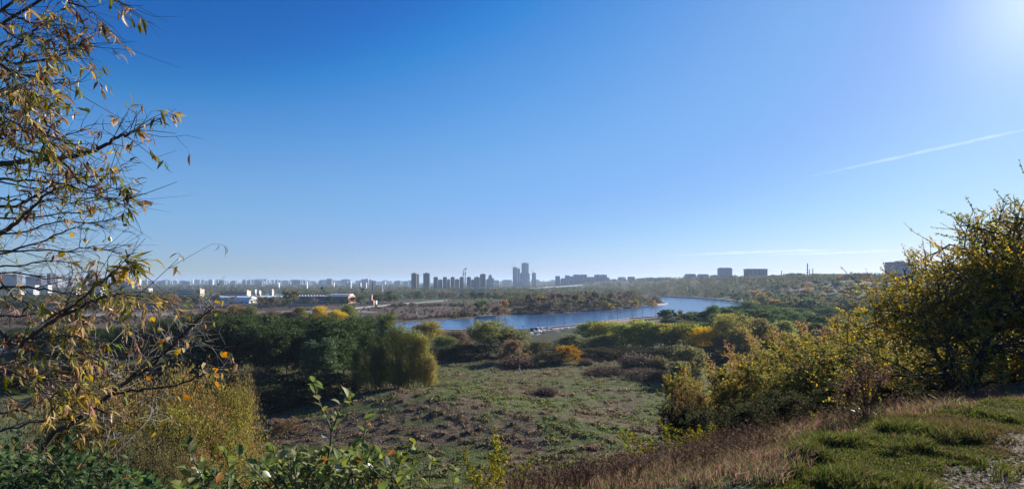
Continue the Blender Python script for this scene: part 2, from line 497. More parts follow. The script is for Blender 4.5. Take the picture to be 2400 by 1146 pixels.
# paved strip on the far flats
def paved(poly, name, color, dz, label):
    g = Geo(); P = [np.array([(px - 1200) / F * Y, Y]) for px, Y in poly]
    n = 24; top, bot = P[:len(P) // 2], P[len(P) // 2:][::-1]
    V = []; 
    for k in range(n + 1):
        t = k / n * (len(top) - 1); i = min(int(t), len(top) - 2); f_ = t - i
        a = top[i] * (1 - f_) + top[i + 1] * f_; b = bot[i] * (1 - f_) + bot[i + 1] * f_
        for q in range(5):
            c = a * (1 - q / 4) + b * q / 4
            V.append((c[0], c[1], gz(*c) + dz))
    Fc = [(k * 5 + q, (k + 1) * 5 + q, (k + 1) * 5 + q + 1, k * 5 + q + 1) for k in range(n) for q in range(4)]
    g.add(V, np.array(Fc)[:, ::-1])
    return g.build(name, simple_mat(name, color, 0.9, 0.2, 0.05), kind='structure', label=label)
paved([(180, 540), (520, 575), (835, 612), (896, 562), (600, 520), (200, 492)], 'paved_ground', (0.19, 0.165, 0.155), 0.30, 'pale bare paved strip on the flats over the river')

# ------------------------------------------------------------------ haze
def build_haze():
    g = Geo(); g.box(-33000, 33000, -33000, 33000, -4.0, 192.0)
    m, N, L, out = new_mat('haze_air')
    v = N.new('ShaderNodeVolumePrincipled')
    v.inputs['Color'].default_value = (0.54, 0.70, 0.93, 1); v.inputs['Density'].default_value = HAZE; v.inputs['Anisotropy'].default_value = 0.25
    L.new(v.outputs[0], out.inputs['Volume'])
    g.build('haze', m, label='thin blue autumn haze over the whole plain', kind='stuff')
HAZE = 7.5e-5
build_haze()
# ------------------------------------------------------------------ tree kit
def rdirs(n, g):
    v = g.normal(size=(n, 3)); return v / (np.linalg.norm(v, axis=1, keepdims=True) + 1e-9)

def leaf_frames(n, g, size, aspect=0.55, up=0.0):
    """random half-vectors for rhombus leaves"""
    d = rdirs(n, g); d[:, 2] += up; d /= np.linalg.norm(d, axis=1, keepdims=True)
    e = rdirs(n, g); e = np.cross(d, e); e /= np.linalg.norm(e, axis=1, keepdims=True) + 1e-9
    s = size * g.uniform(0.6, 1.35, size=(n, 1))
    return d * s, e * s * aspect

PROFILES = {
    'round': lambda t: np.sqrt(np.clip(1 - (2 * t - 1) ** 2, 0, 1)),
    'dome': lambda t: np.clip(1 - t ** 2.4, 0, 1) ** 0.6 * (0.8 + 0.2 * np.sin(t * 3)),
    'umbrella': lambda t: np.clip(0.35 + 0.75 * t, 0, 1) * np.sqrt(np.clip(1 - np.clip((t - 0.45) / 0.55, 0, 1) ** 2, 0, 1)),
    'column': lambda t: np.clip(np.minimum(t * 5, 1) * np.clip(1 - t ** 3, 0, 1), 0, 1),
    'spire': lambda t: np.clip(np.minimum(t * 6, 1) * (1 - t) ** 0.75, 0, 1),
}

def clump_tree(seed, H, W, base, prof='round', lobes=16, clusters=220, per=26, leaf=0.42, spread=0.75, trunk_r=0.28, stems=1, limbs=True, bare=0):
    """wood and crown meshes of a tree of height H, crown width W, crown starting at height base"""
    g = np.random.default_rng(seed)
    pf = PROFILES[prof]
    woods, crown = [Geo() for _ in range(stems)], Geo()
    wood = woods[0]
    Hc = H - base
    # lobes placed on the crown outline
    t = g.uniform(0.12, 0.97, lobes) ** 0.85
    a = np.arange(lobes) * 2.399 + g.uniform(-0.5, 0.5, lobes)
    rad = W / 2 * pf(t) * g.uniform(0.45, 0.85, lobes)
    LC = np.c_[rad * np.cos(a), rad * np.sin(a), base + t * Hc * 0.93]
    LR = (0.17 * W + 0.06 * Hc) * g.uniform(0.65, 1.25, lobes)
    tops = []
    for s in range(stems):
        aa = s * 2 * math.pi / max(stems, 1) + g.uniform(0, 1)
        lean = 0 if stems == 1 else W * 0.16
        top = np.array([lean * math.cos(aa), lean * math.sin(aa), base + Hc * g.uniform(0.55, 0.8)])
        b0 = np.array([0.12 * stems * math.cos(aa), 0.12 * stems * math.sin(aa), -0.4])
        n = 6
        pts = np.array([b0 + (top - b0) * (k / (n - 1)) for k in range(n)])
        pts[1:-1, :2] += g.normal(0, 0.02 * H, (n - 2, 2)) * 0.6
        woods[s].tube(pts, np.linspace(trunk_r, trunk_r * 0.25, n), 6)
        tops.append(pts)
    if limbs:
        for i in range(lobes):
            st = tops[i % len(tops)]
            h0 = min(max(LC[i, 2] - 0.5 * rad[i] - 0.1 * Hc, 0.25 * H * 0.6), st[-1, 2])
            k = np.interp(h0, st[:, 2], np.arange(len(st)))
            k0 = int(min(k, len(st) - 2)); p0 = st[k0] + (st[k0 + 1] - st[k0]) * (k - k0)
            p2 = LC[i]; p1 = (p0 + p2) / 2 + np.array([0, 0, -0.08 * Hc]) + g.normal(0, 0.03 * W, 3)
            woods[i % len(tops)].tube([p0, p1, p2], [trunk_r * 0.4, trunk_r * 0.25, trunk_r * 0.08], 4, cap=False)
    # leaf clusters: on the shells of the lobes, few inside
    li = g.integers(0, lobes, clusters)
    d = rdirs(clusters, g); d[:, 2] = d[:, 2] * 0.8 + 0.12
    rr = LR[li][:, None] * g.uniform(0.45, 1.08, (clusters, 1)) ** 0.6
    CC = LC[li] + d * rr
    CC[:, 2] = np.clip(CC[:, 2], base * 0.75, H)
    ctint = g.uniform(0, 1, (clusters, 2)) * 0.55 + g.uniform(0, 1, (lobes, 2))[li] * 0.45
    cr = LR[li] * 0.42 * spread
    n = clusters * per
    ci = np.repeat(np.arange(clusters), per)
    P = CC[ci] + g.normal(0, 1, (n, 3)) * cr[ci][:, None] * np.array([1, 1, 0.7]) * 0.62
    P[:, 2] = np.maximum(P[:, 2], 0.15)
    u, v = leaf_frames(n, g, leaf, up=0.15)
    tint = np.clip(ctint[ci] * 0.6 + g.uniform(0, 1, (n, 2)) * 0.4, 0, 1)
    crown.quads(P, u, v, np.c_[tint, np.full(n, 0.5)])
    if bare:
        # fine bare shoots over the outline
        for k in range(bare):
            i = g.integers(0, clusters); p = CC[i]; o = p - np.array([0, 0, base * 0.6]); o /= np.linalg.norm(o) + 1e-9
            q = p + (o + g.normal(0, 0.35, 3) + np.array([0, 0, 0.4])) * g.uniform(0.05, 0.11) * H
            wood.tube([p - o * 0.05 * H, q], [trunk_r * 0.09, trunk_r * 0.03], 3, cap=False)
    return woods, crown

def twig_bush(seed, H, W, n=900, leaves=900, leaf=0.22, tw=0.03):
    """many-stemmed shrub: a dome of bare shoots with a thin veil of leaves"""
    g = np.random.default_rng(seed)
    wood, crown = Geo(), Geo()
    tips = []
    for k in range(n):
        a = g.uniform(0, 2 * math.pi); q = math.sqrt(g.uniform(0, 1)); e = g.uniform(0.7, 1.04)
        bx, by = 0.28 * W * q * math.cos(a), 0.28 * W * q * math.sin(a)
        tip = np.array([W / 2 * q * math.cos(a) * e, W / 2 * q * math.sin(a) * e, H * math.sqrt(max(1 - 0.9 * q * q, 0.02)) * e * g.uniform(0.75, 1)])
        tip[:2] += g.normal(0, 0.05 * W, 2)
        b = np.array([bx, by, -0.2]); m = (b + tip) / 2 + np.array([0, 0, 0.08 * H]) + g.normal(0, 0.03 * W, 3)
        w = tw * g.uniform(0.6, 1.3)
        wood.tube([b, m, tip], [w, w * 0.7, w * 0.25], 3, cap=False)
        tips.append((m, tip))
    tips = np.array(tips)
    i = g.integers(0, n, leaves); f = g.uniform(0.2, 1.02, (leaves, 1))
    P = tips[i, 0] * (1 - f) + tips[i, 1] * f + g.normal(0, 0.025 * W, (leaves, 3))
    P[:, 2] = np.maximum(P[:, 2], 0.05)
    u, v = leaf_frames(leaves, g, leaf, up=0.2)
    crown.quads(P, u, v, np.c_[g.uniform(0, 1, (leaves, 2)), np.full(leaves, 0.5)])
    return [wood], crown

def spray_tree(seed, H, W, shoots=240, per=34, leaf=0.2, base=0.6, trunk_r=0.12):
    """young poplars and sallows: many steep shoots clothed with small leaves"""
    g = np.random.default_rng(seed)
    woods, crown = [Geo() for _ in range(4)], Geo()
    P = []; T = []
    for s in range(4):
        a = s * 1.6; top = np.array([W * 0.2 * math.cos(a) * g.uniform(0.3, 1), W * 0.2 * math.sin(a) * g.uniform(0.3, 1), H * g.uniform(0.75, 0.95)])
        b = np.array([W * 0.08 * math.cos(a), W * 0.08 * math.sin(a), -0.3])
        pts = [b + (top - b) * t + g.normal(0, 0.01 * H, 3) * (t > 0) for t in np.linspace(0, 1, 6)]
        woods[s].tube(pts, np.linspace(trunk_r, trunk_r * 0.2, 6), 5)
    for k in range(shoots):
        a = g.uniform(0, 2 * math.pi); t0 = g.uniform(0.04, 0.9)
        rmax = W / 2 * (1 - 0.62 * t0 ** 2) * g.uniform(0.25, 1.0 if g.uniform() < 0.8 else 1.25)
        b = np.array([rmax * 0.45 * math.cos(a), rmax * 0.45 * math.sin(a), base + t0 * (H - base) * 0.93])
        L = g.uniform(0.12, 0.24) * H
        tip = np.array([rmax * math.cos(a), rmax * math.sin(a), min(b[2] + L, H * g.uniform(0.95, 1.12))])
        woods[k % 4].tube([b, tip], [trunk_r * 0.22, trunk_r * 0.05], 3, cap=False)
        f = g.uniform(0, 1.03, (per, 1))
        P.append(b + (tip - b) * f + g.normal(0, 0.035 * W, (per, 3)) * np.array([1, 1, 0.6]))
        T.append(np.tile(g.uniform(0, 1, (1, 2)), (per, 1)) * 0.5 + g.uniform(0, 0.5, (per, 2)))
    P = np.vstack(P); T = np.vstack(T); n = len(P)
    P[:, 2] = np.maximum(P[:, 2], 0.1)
    u, v = leaf_frames(n, g, leaf, aspect=0.42, up=0.35)
    crown.quads(P, u, v, np.c_[T, np.full(n, 0.5)])
    return woods, crown

class Proto:
    def __init__(self, wc, H, W, kind):
        wood, crown = wc
        self.H, self.W = H, W
        self.wood = [w_.mesh(kind + '_wood', M_BARK) for w_ in wood]; self.crown = crown.mesh(kind + '_crown', M_FOL)

PROTO = {}
def protos(kind, n, H, W, fn):
    PROTO[kind] = [Proto(fn(1000 * len(PROTO) + 7 * i), H, W, kind) for i in range(n)]
protos('willow', 5, 12.5, 12.5, lambda s: clump_tree(s, 13, 14.5, 0.6, 'dome', 26, 420, 26, 0.27, 0.72, 0.3, 3, bare=70))
protos('umbrella', 2, 14.5, 16, lambda s: clump_tree(s, 15, 18, 3.0, 'umbrella', 26, 400, 24, 0.28, 0.62, 0.34, 2, bare=60))
protos('alder', 6, 21.5, 10, lambda s: clump_tree(s, 22, 11.5, 3.0, 'round', 34, 520, 24, 0.29, 0.62, 0.26, 1, bare=60))
protos('cone', 2, 18, 6, lambda s: clump_tree(s, 18, 6, 0.8, 'spire', 30, 300, 24, 0.26, 0.8, 0.2, 1))
protos('poplar', 4, 17.6, 6.8, lambda s: spray_tree(s, 20, 8, 340, 38, 0.17))
protos('round_bush', 2, 6, 8, lambda s: clump_tree(s, 6, 8, 0.25, 'dome', 22, 300, 26, 0.17, 0.7, 0.08, 5, bare=80))
protos('soft', 3, 5.8, 8, lambda s: clump_tree(s, 6, 9, 0.2, 'dome', 30, 560, 30, 0.075, 0.75, 0.06, 5, bare=240))
protos('twig_bush', 3, 5, 8, lambda s: twig_bush(s, 5, 8, 900, 1500, 0.16))
protos('far_round', 5, 15, 14, lambda s: clump_tree(s, 15, 14, 1.5, 'round', 13, 100, 16, 0.75, 0.8, 0.3, 1))
protos('far_tall', 4, 20, 12, lambda s: clump_tree(s, 20, 12, 2.0, 'round', 14, 110, 16, 0.75, 0.8, 0.3, 1))
protos('far_twig', 3, 14, 13, lambda s: clump_tree(s, 14, 13, 2.0, 'round', 13, 70, 9, 0.55, 1.0, 0.25, 3, bare=160))
protos('far_column', 2, 22, 5, lambda s: clump_tree(s, 22, 5, 0.8, 'column', 18, 90, 14, 0.6, 0.8, 0.25, 1))

SPECIES_NAME = {'willow': 'willow_tree', 'umbrella': 'willow_tree', 'alder': 'alder_tree', 'cone': 'young_tree', 'poplar': 'poplar_tree', 'round_bush': 'round_bush', 'soft': 'thicket_bush', 'twig_bush': 'bare_bush',
                'far_round': 'broadleaf_tree', 'far_tall': 'broadleaf_tree', 'far_twig': 'bare_tree', 'far_column': 'column_poplar'}
BUSHES = ('round_bush', 'soft', 'twig_bush')
_pick = np.random.default_rng(99)

def plant(kind, px, Y, top, wpx, color, label, group=None, x=None, height=None, width=None, sink=0.0):
    """a tree or bush of its own, standing on the ground at distance Y"""
    X = (px - 1200) / F * Y if x is None else x
    z = gz(X, Y) - sink
    H = height if height is not None else (EYE - (top - HORIZON) / F * Y) - z
    W = width if width is not None else wpx / F * Y
    H = max(H, 0.6)
    P = PROTO[kind][_pick.integers(0, len(PROTO[kind]))]
    bush = kind in BUSHES
    root = empty(SPECIES_NAME[kind], (X, Y, z), label, 'bush' if bush else 'tree', group, _pick.uniform(0, 6.28))
    root.scale = (W / P.W, W / P.W, H / P.H)
    j = _pick.uniform(0.75, 1.4) if kind == 'alder' else _pick.uniform(0.9, 1.12) * {'willow': 1.3, 'umbrella': 1.25, 'poplar': 1.08, 'soft': 0.85}.get(kind, 1.0)
    col = tuple(np.array(color) * j * 1.95)
    for me in P.wood: link_mesh('twigs' if kind == 'twig_bush' else 'stem' if bush else 'trunk', me, root)
    link_mesh('foliage' if bush else 'crown', P.crown, root, col)
    return root

DKGREEN = (0.029, 0.042, 0.018); GREEN = (0.062, 0.082, 0.026); OLIVE = (0.085, 0.085, 0.030); YELLOW = (0.20, 0.155, 0.028); YGREEN = (0.125, 0.125, 0.032)
ORANGE = (0.145, 0.095, 0.022); RUST = (0.115, 0.068, 0.038); BROWN = (0.085, 0.062, 0.040); PURPLE = (0.085, 0.058, 0.050); GREY = (0.085, 0.075, 0.055); BLUEGREEN = (0.05, 0.075, 0.04)
# ------------------------------------------------------------------ the near wood and the willows, one by one
g0 = 'dark alders in the wood at left'
for px, Y, top, w, lab in [
    (60, 225, 775, 90, 'dark alder behind the dry leafy branches at the left edge'),
    (140, 232, 770, 90, 'dark alder showing through the left branches, below the white sheds'),
    (215, 222, 768, 85, 'dark alder under the slanting twig with the hanging leaf cluster'),
    (300, 215, 764, 80, 'dark alder crown just below the pale paved strip'),
    (352, 205, 760, 85, 'dark alder behind the bare grey twigs, left of centre of its wood'),
    (402, 200, 750, 85, 'dark alder right behind the tip of the bare grey branch'),
    (452, 190, 744, 85, 'broad dark alder right of the bare branch tip'),
    (505, 196, 738, 80, 'tall dark alder below the rusty brush of the far bank'),
    (512, 176, 752, 90, 'dark alder standing forward above the pale yellow thicket'),
    (560, 182, 733, 85, 'tallest dark alder of the wood, below the long grey factory fence'),
    (610, 176, 752, 100, 'wide dark alder with loose drooping crown at the front of the wood'),
    (628, 196, 738, 80, 'dark alder behind the wide drooping one'),
    (672, 185, 748, 75, 'dark alder with a notch of sky-lit crown beside it, mid wood'),
    (645, 166, 768, 75, 'smaller dark alder on the front edge above the shaded thicket'),
    (716, 192, 744, 80, 'dark alder directly below the bright yellow willow pair'),
    (700, 174, 765, 65, 'slim dark alder with visible dark trunk, left of the young conifer-like tree'),
    (760, 184, 745, 85, 'dark alder below the green willow of the far bank'),
    (806, 180, 745, 90, 'big dark alder with bare trunks at its foot'),
    (852, 190, 740, 85, 'last tall dark alder before the strip of blue water'),
    (795, 166, 772, 60, 'slender dark alder whose trunks stand free in the shade')]:
    plant('alder', px, Y, top, w, DKGREEN, lab, g0)
plant('cone', 731, 158, 800, 52, BLUEGREEN, 'narrow bluish green young tree with pointed top before the dark alders')
plant('cone', 768, 157, 793, 56, BLUEGREEN, 'second narrow bluish young tree, rightmost of the pointed pair')
plant('round_bush', 690, 140, 878, 170, (0.03, 0.034, 0.018), 'dark thicket in deep shade at the foot of the alders')  # this and the next thicket carry the alders' shade in their dark colour
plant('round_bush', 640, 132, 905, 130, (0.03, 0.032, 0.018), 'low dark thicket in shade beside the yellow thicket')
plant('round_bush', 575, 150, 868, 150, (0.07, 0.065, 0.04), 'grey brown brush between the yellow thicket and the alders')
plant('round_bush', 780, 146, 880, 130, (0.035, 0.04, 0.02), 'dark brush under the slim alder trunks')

g1 = 'light young poplars in the clump at the wood edge'  # sunlit yellow right side and shaded left side are put into the crown colours
for px, Y, top, w, c, lab in [
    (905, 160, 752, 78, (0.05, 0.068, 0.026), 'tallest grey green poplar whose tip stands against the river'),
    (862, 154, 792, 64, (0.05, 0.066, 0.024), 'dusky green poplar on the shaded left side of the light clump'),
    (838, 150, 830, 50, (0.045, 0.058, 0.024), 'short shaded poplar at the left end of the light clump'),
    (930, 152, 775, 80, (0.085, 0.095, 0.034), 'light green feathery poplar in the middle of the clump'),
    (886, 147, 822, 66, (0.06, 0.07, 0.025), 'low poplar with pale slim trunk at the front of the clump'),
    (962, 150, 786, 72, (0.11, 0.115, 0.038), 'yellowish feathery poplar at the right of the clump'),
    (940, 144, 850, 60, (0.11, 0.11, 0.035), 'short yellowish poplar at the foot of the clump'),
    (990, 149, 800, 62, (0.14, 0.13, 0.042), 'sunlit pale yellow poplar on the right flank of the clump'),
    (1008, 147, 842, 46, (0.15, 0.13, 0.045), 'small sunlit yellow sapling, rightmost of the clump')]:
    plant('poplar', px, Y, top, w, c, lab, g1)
plant('twig_bush', 1040, 150, 898, 70, (0.07, 0.085, 0.04), 'thin green brush on the meadow beside the sunlit poplar')

# willows and shrubs along the far edge of the meadow
plant('willow', 1003, 300, 757, 78, (0.12, 0.105, 0.03), 'round golden green willow against the river, right of the poplar clump')
plant('umbrella', 1142, 235, 758, 100, (0.075, 0.08, 0.03), 'dark umbrella shaped willow with open branches by the pale yard')
for kind, px, Y, top, w, c, lab in [
    ('willow', 1072, 265, 778, 72, (0.075, 0.06, 0.04), 'thin brownish willow between the golden willow and the umbrella shaped one'),
    ('willow', 1044, 255, 790, 60, (0.06, 0.072, 0.03), 'low green willow beside the golden willow'),
    ('willow', 1200, 240, 772, 76, (0.07, 0.072, 0.04), 'grey green willow right of the umbrella shaped one'),
    ('willow', 1222, 305, 775, 44, (0.085, 0.09, 0.04), 'small round willow at the water beside the concrete embankment'),
    ('willow', 1262, 250, 802, 84, (0.07, 0.066, 0.03), 'wide olive brown willow in front of the white rubble'),
    ('willow', 1340, 262, 786, 72, (0.075, 0.078, 0.045), 'pale grey green willow behind the orange bush'),
    ('willow', 1388, 300, 756, 76, (0.055, 0.075, 0.028), 'dark green willow at the bend of the embankment'),
    ('willow', 1420, 285, 758, 72, (0.12, 0.11, 0.03), 'golden tipped willow beside the dark green one at the embankment'),
    ('willow', 1410, 258, 790, 70, (0.075, 0.08, 0.035), 'low loose willow below the golden tipped one'),
    ('willow', 1462, 266, 762, 86, (0.08, 0.095, 0.03), 'green willow with dark lower branches, left in the row by the river yard'),
    ('willow', 1512, 262, 758, 92, (0.09, 0.105, 0.032), 'bright green willow with domed top in the row by the river yard'),
    ('willow', 1493, 300, 752, 70, (0.11, 0.105, 0.035), 'yellowish willow top peeping over the row before the embankment'),
    ('willow', 1556, 256, 764, 88, (0.10, 0.095, 0.028), 'yellow green willow in the row, behind the purple grey scrub'),
    ('willow', 1608, 250, 764, 92, (0.09, 0.092, 0.026), 'large willow at the right end of the row'),
    ('willow', 1650, 240, 772, 62, (0.22, 0.17, 0.03), 'bright yellow willow closing the row at right'),
    ('umbrella', 1712, 236, 742, 92, (0.095, 0.09, 0.03), 'tall olive willow with golden top before the dark green trees'),
    ('willow', 1775, 240, 752, 84, (0.085, 0.078, 0.034), 'rounded brown olive willow right of the tall olive one'),
    ('willow', 1738, 222, 775, 70, (0.10, 0.088, 0.03), 'lower golden brown willow in front of the two tall ones'),
    ('willow', 1838, 262, 757, 56, (0.085, 0.092, 0.034), 'small rounded green willow standing alone right of the tall pair'),
    ('willow', 1690, 232, 792, 55, (0.06, 0.06, 0.03), 'low dark willow between the yellow willow and the tall olive one'),
    ('willow', 1850, 190, 788, 80, (0.09, 0.085, 0.03), 'olive sapling group above the slope thicket, below the small rounded willow')]:
    plant(kind, px, Y, top, w, c, lab, 'willows along the far edge of the meadow')
g2 = 'shrubs at the far edge of the meadow'
for kind, px, Y, top, w, c, lab in [
    ('round_bush', 1204, 216, 800, 74, (0.10, 0.074, 0.045), 'pinkish orange bush beneath the grey green willow'),
    ('twig_bush', 1215, 206, 832, 105, PURPLE, 'purplish bare scrub in front of the pinkish orange bush'),
    ('round_bush', 1327, 216, 812, 74, ORANGE, 'rounded bright orange bush by the dark thicket'),
    ('round_bush', 1285, 212, 824, 84, (0.05, 0.045, 0.026), 'dark thicket left of the bright orange bush'),
    ('twig_bush', 1374, 210, 836, 44, (0.13, 0.09, 0.07), 'small pale reddish twiggy bush right of the orange bush'),
    ('twig_bush', 1492, 202, 820, 100, (0.075, 0.062, 0.05), 'wide domed grey purple scrub at the meadow edge'),
    ('twig_bush', 1545, 198, 826, 60, (0.10, 0.088, 0.045), 'olive grey scrub, right end of the domed grey purple one'),
    ('round_bush', 1616, 184, 815, 92, (0.085, 0.085, 0.04), 'greyish olive bush below the large willow'),
    ('round_bush', 1590, 170, 850, 70, (0.07, 0.07, 0.036), 'low dusky bush at the right end of the meadow'),
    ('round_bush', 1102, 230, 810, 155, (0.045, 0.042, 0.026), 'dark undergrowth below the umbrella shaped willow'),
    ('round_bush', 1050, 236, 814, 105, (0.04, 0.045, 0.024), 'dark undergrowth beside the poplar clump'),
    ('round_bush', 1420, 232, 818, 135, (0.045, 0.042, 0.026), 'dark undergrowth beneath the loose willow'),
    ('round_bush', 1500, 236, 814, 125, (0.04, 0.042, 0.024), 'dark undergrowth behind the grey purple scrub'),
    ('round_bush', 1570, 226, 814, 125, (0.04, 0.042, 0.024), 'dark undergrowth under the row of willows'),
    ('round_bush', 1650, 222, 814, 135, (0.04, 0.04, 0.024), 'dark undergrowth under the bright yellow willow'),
    ('twig_bush', 1420, 190, 854, 120, (0.075, 0.055, 0.042), 'low brown scrub on the meadow, left of the domed scrub'),
    ('twig_bush', 1520, 182, 862, 150, (0.065, 0.046, 0.036), 'low dark russet scrub along the meadow edge'),
    ('twig_bush', 1280, 152, 902, 70, PURPLE, 'small dark purple tuft of scrub alone in the meadow'),
    ('twig_bush', 1065, 150, 900, 40, PURPLE, 'small purple brown tuft beside the poplar clump'),
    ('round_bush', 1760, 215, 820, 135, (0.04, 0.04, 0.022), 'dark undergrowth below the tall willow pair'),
    ('round_bush', 655, 112, 985, 100, (0.10, 0.075, 0.045), 'low rusty orange bush beside the big yellow thicket')]:
    plant(kind, px, Y, top, w, c, lab, g2)

# willows and brush on the far bank, seen over the alders
for kind, px, Y, top, w, c, lab in [
    ('willow', 748, 415, 721, 44, YELLOW, 'bright yellow willow over the dark wood, left of a pair'),
    ('willow', 792, 408, 729, 46, (0.21, 0.17, 0.03), 'bright yellow willow over the dark wood, right of a pair'),
    ('willow', 816, 425, 717, 44, (0.075, 0.09, 0.028), 'green willow just behind the bright yellow pair'),
    ('willow', 702, 410, 744, 34, YGREEN, 'small yellow green willow at the dark wood, left of the bright pair')]:
    plant(kind, px, Y, top, w, c, lab, 'willows on the bank behind the dark wood')
gb = np.random.default_rng(5)
words = [('twig_bush', RUST, 'rusty'), ('twig_bush', PURPLE, 'purplish'), ('round_bush', OLIVE, 'olive'), ('twig_bush', GREY, 'grey brown'), ('round_bush', (0.13, 0.10, 0.035), 'ochre')]
for i, px in enumerate(np.arange(415, 735, 17)):
    kd, c, wd = words[gb.integers(0, 5)]
    plant(kd, px + gb.uniform(-4, 4), 420 + gb.uniform(-14, 30), 722 + gb.uniform(-5, 10), 38, c, wd + ' brush on the far bank just above the dark alder tops', 'brush on the bank behind the dark wood')

gb = np.random.default_rng(15)
for i, px in enumerate(np.arange(-60, 460, 42)):
    plant('alder', px + gb.uniform(-10, 10), 250 + gb.uniform(-8, 6), 772 + gb.uniform(-8, 6), 80, DKGREEN, 'dark alder in the back row of the wood behind the left branches', 'back row of dark alders at left')
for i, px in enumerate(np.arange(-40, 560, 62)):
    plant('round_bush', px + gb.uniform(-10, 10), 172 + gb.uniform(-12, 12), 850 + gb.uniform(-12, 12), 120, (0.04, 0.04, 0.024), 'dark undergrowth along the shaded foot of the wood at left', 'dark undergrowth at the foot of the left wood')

for kind, px, Y, top, w, c, lab in [
    ('soft', 320, 27, 905, 260, (0.13, 0.105, 0.042), 'big rounded tan green thicket at lower left, behind the leaning sapling'),
    ('soft', 455, 27, 890, 230, (0.14, 0.115, 0.04), 'tan green thicket top with yellow tinge, right of the big rounded one'),
    ('soft', 535, 26, 935, 150, (0.13, 0.12, 0.038), 'sunlit right flank of the lower left thicket, bordering the meadow shade'),
    ('soft', 400, 21, 985, 250, (0.13, 0.115, 0.035), 'yellow green lower bush in front of the big rounded thicket'),
    ('soft', 210, 27, 915, 220, (0.12, 0.09, 0.045), 'brownish thicket left of the big rounded one, under the maple leaves'),
    ('soft', 500, 21, 1015, 190, (0.11, 0.115, 0.036), 'greenish thicket bush low at the right front of the rounded one'),
    ('soft', 150, 22, 965, 200, (0.12, 0.1, 0.04), 'dull yellow thicket bush at far left below the drooping leaves'),
    ('soft', 290, 17, 1045, 220, (0.07, 0.062, 0.034), 'dusky thicket foot behind the green corner shrub'),
    ('soft', 570, 29, 905, 90, (0.11, 0.09, 0.042), 'small brownish thicket top behind the sunlit right flank'),
    ('soft', 420, 17, 1075, 150, (0.075, 0.07, 0.034), 'dusky low bush between the rounded thicket and the green sprigs')]:
    plant(kind, px, Y, top, w, c, lab, 'thicket bushes at lower left')
# ------------------------------------------------------------------ the dark green wood on the near bank, right of the river
g = np.random.default_rng(21)
def row_top(px, pts): return float(np.interp(px, [p[0] for p in pts], [p[1] for p in pts]))
TOPS = [(1545, 742), (1575, 728), (1620, 731), (1650, 730), (1700, 718), (1745, 714), (1800, 716), (1900, 724), (2000, 732), (2120, 740)]
SH = [((0.024, 0.040, 0.017), 'dark green'), ((0.034, 0.052, 0.02), 'green'), ((0.05, 0.064, 0.024), 'lighter green'), ((0.062, 0.066, 0.03), 'olive')]
for r, (Y, dtop) in enumerate([(470, 0), (425, 6), (385, 13), (345, 20), (312, 30)]):
    x0 = {0: 1690, 1: 1640, 2: 1570, 3: 1565, 4: 1580}[r]
    for px in np.arange(x0, 2180, 31 + 2 * r):
        px = px + g.uniform(-9, 9)
        X = (px - 1200) / F * Y
        if river_sd(np.array([X]), np.array([Y]))[0] < 10: continue
        c, wd = SH[min(int(g.exponential(1.0)), 3)]
        kd = g.choice(['far_round', 'far_tall', 'willow'])
        pos = 'along its river edge' if r < 2 else ('mid wood' if r < 4 else 'behind the willow row')
        if px > 1870: pos = 'behind the slope thicket'
        plant(kd, px, Y + g.uniform(-14, 14), row_top(px, TOPS) + (dtop if px > 1690 or r > 2 else 0) + g.uniform(-6, 7), g.uniform(44, 62), c, f'{wd} tree of the dense wood right of the river, {pos}', 'trees of the dense dark wood right of the river')
plant('far_round', 1595, 452, 738, 13, RUST, 'small rusty tree at the end of the embankment by the dark wood', height=9)

# ------------------------------------------------------------------ autumn trees on the high right bank, individually
HC = [((0.085, 0.075, 0.035), 'olive'), ((0.055, 0.07, 0.034), 'dull green'), ((0.16, 0.105, 0.035), 'golden'), ((0.10, 0.07, 0.05), 'russet'), ((0.04, 0.056, 0.03), 'dark green'), ((0.12, 0.10, 0.04), 'straw yellow')]
n_h = 0
for Y in (960, 860, 780, 710, 650, 600, 560, 520, 495):
    step = 15.5 / Y * F
    px = 1470 + g.uniform(0, step)
    while px < 2170:
        yy = Y * (1 + g.uniform(-0.045, 0.045)); X = (px - 1200) / F * yy
        if river_sd(np.array([X]), np.array([yy]))[0] > 9 and X > 250:
            w = HC[g.choice(6, p=[0.30, 0.34, 0.08, 0.04, 0.18, 0.06])]
            if 1780 < px < 1880 and 600 < Y < 750 and g.uniform() < 0.7: w = HC[2]
            kd = g.choice(['far_round', 'far_tall', 'far_twig'], p=[0.5, 0.45, 0.05])
            bank = "by the river" if river_sd(np.array([X]), np.array([yy]))[0] < 45 else ('high on the wooded ridge' if Y > 800 else 'low on the wooded slope')
            side = 'left of the leaning white pole' if px < 1738 else ('under the banded chimney' if px < 1960 else 'beside the big yellow tree')
            plant(kd, px, yy, 0, 0, w[0], f'{w[1]} tree {bank}, {side}', 'autumn trees on the high right bank', height=g.uniform(11, 18), width=g.uniform(12, 18))
            n_h += 1
        px += step * g.uniform(0.8, 1.25)

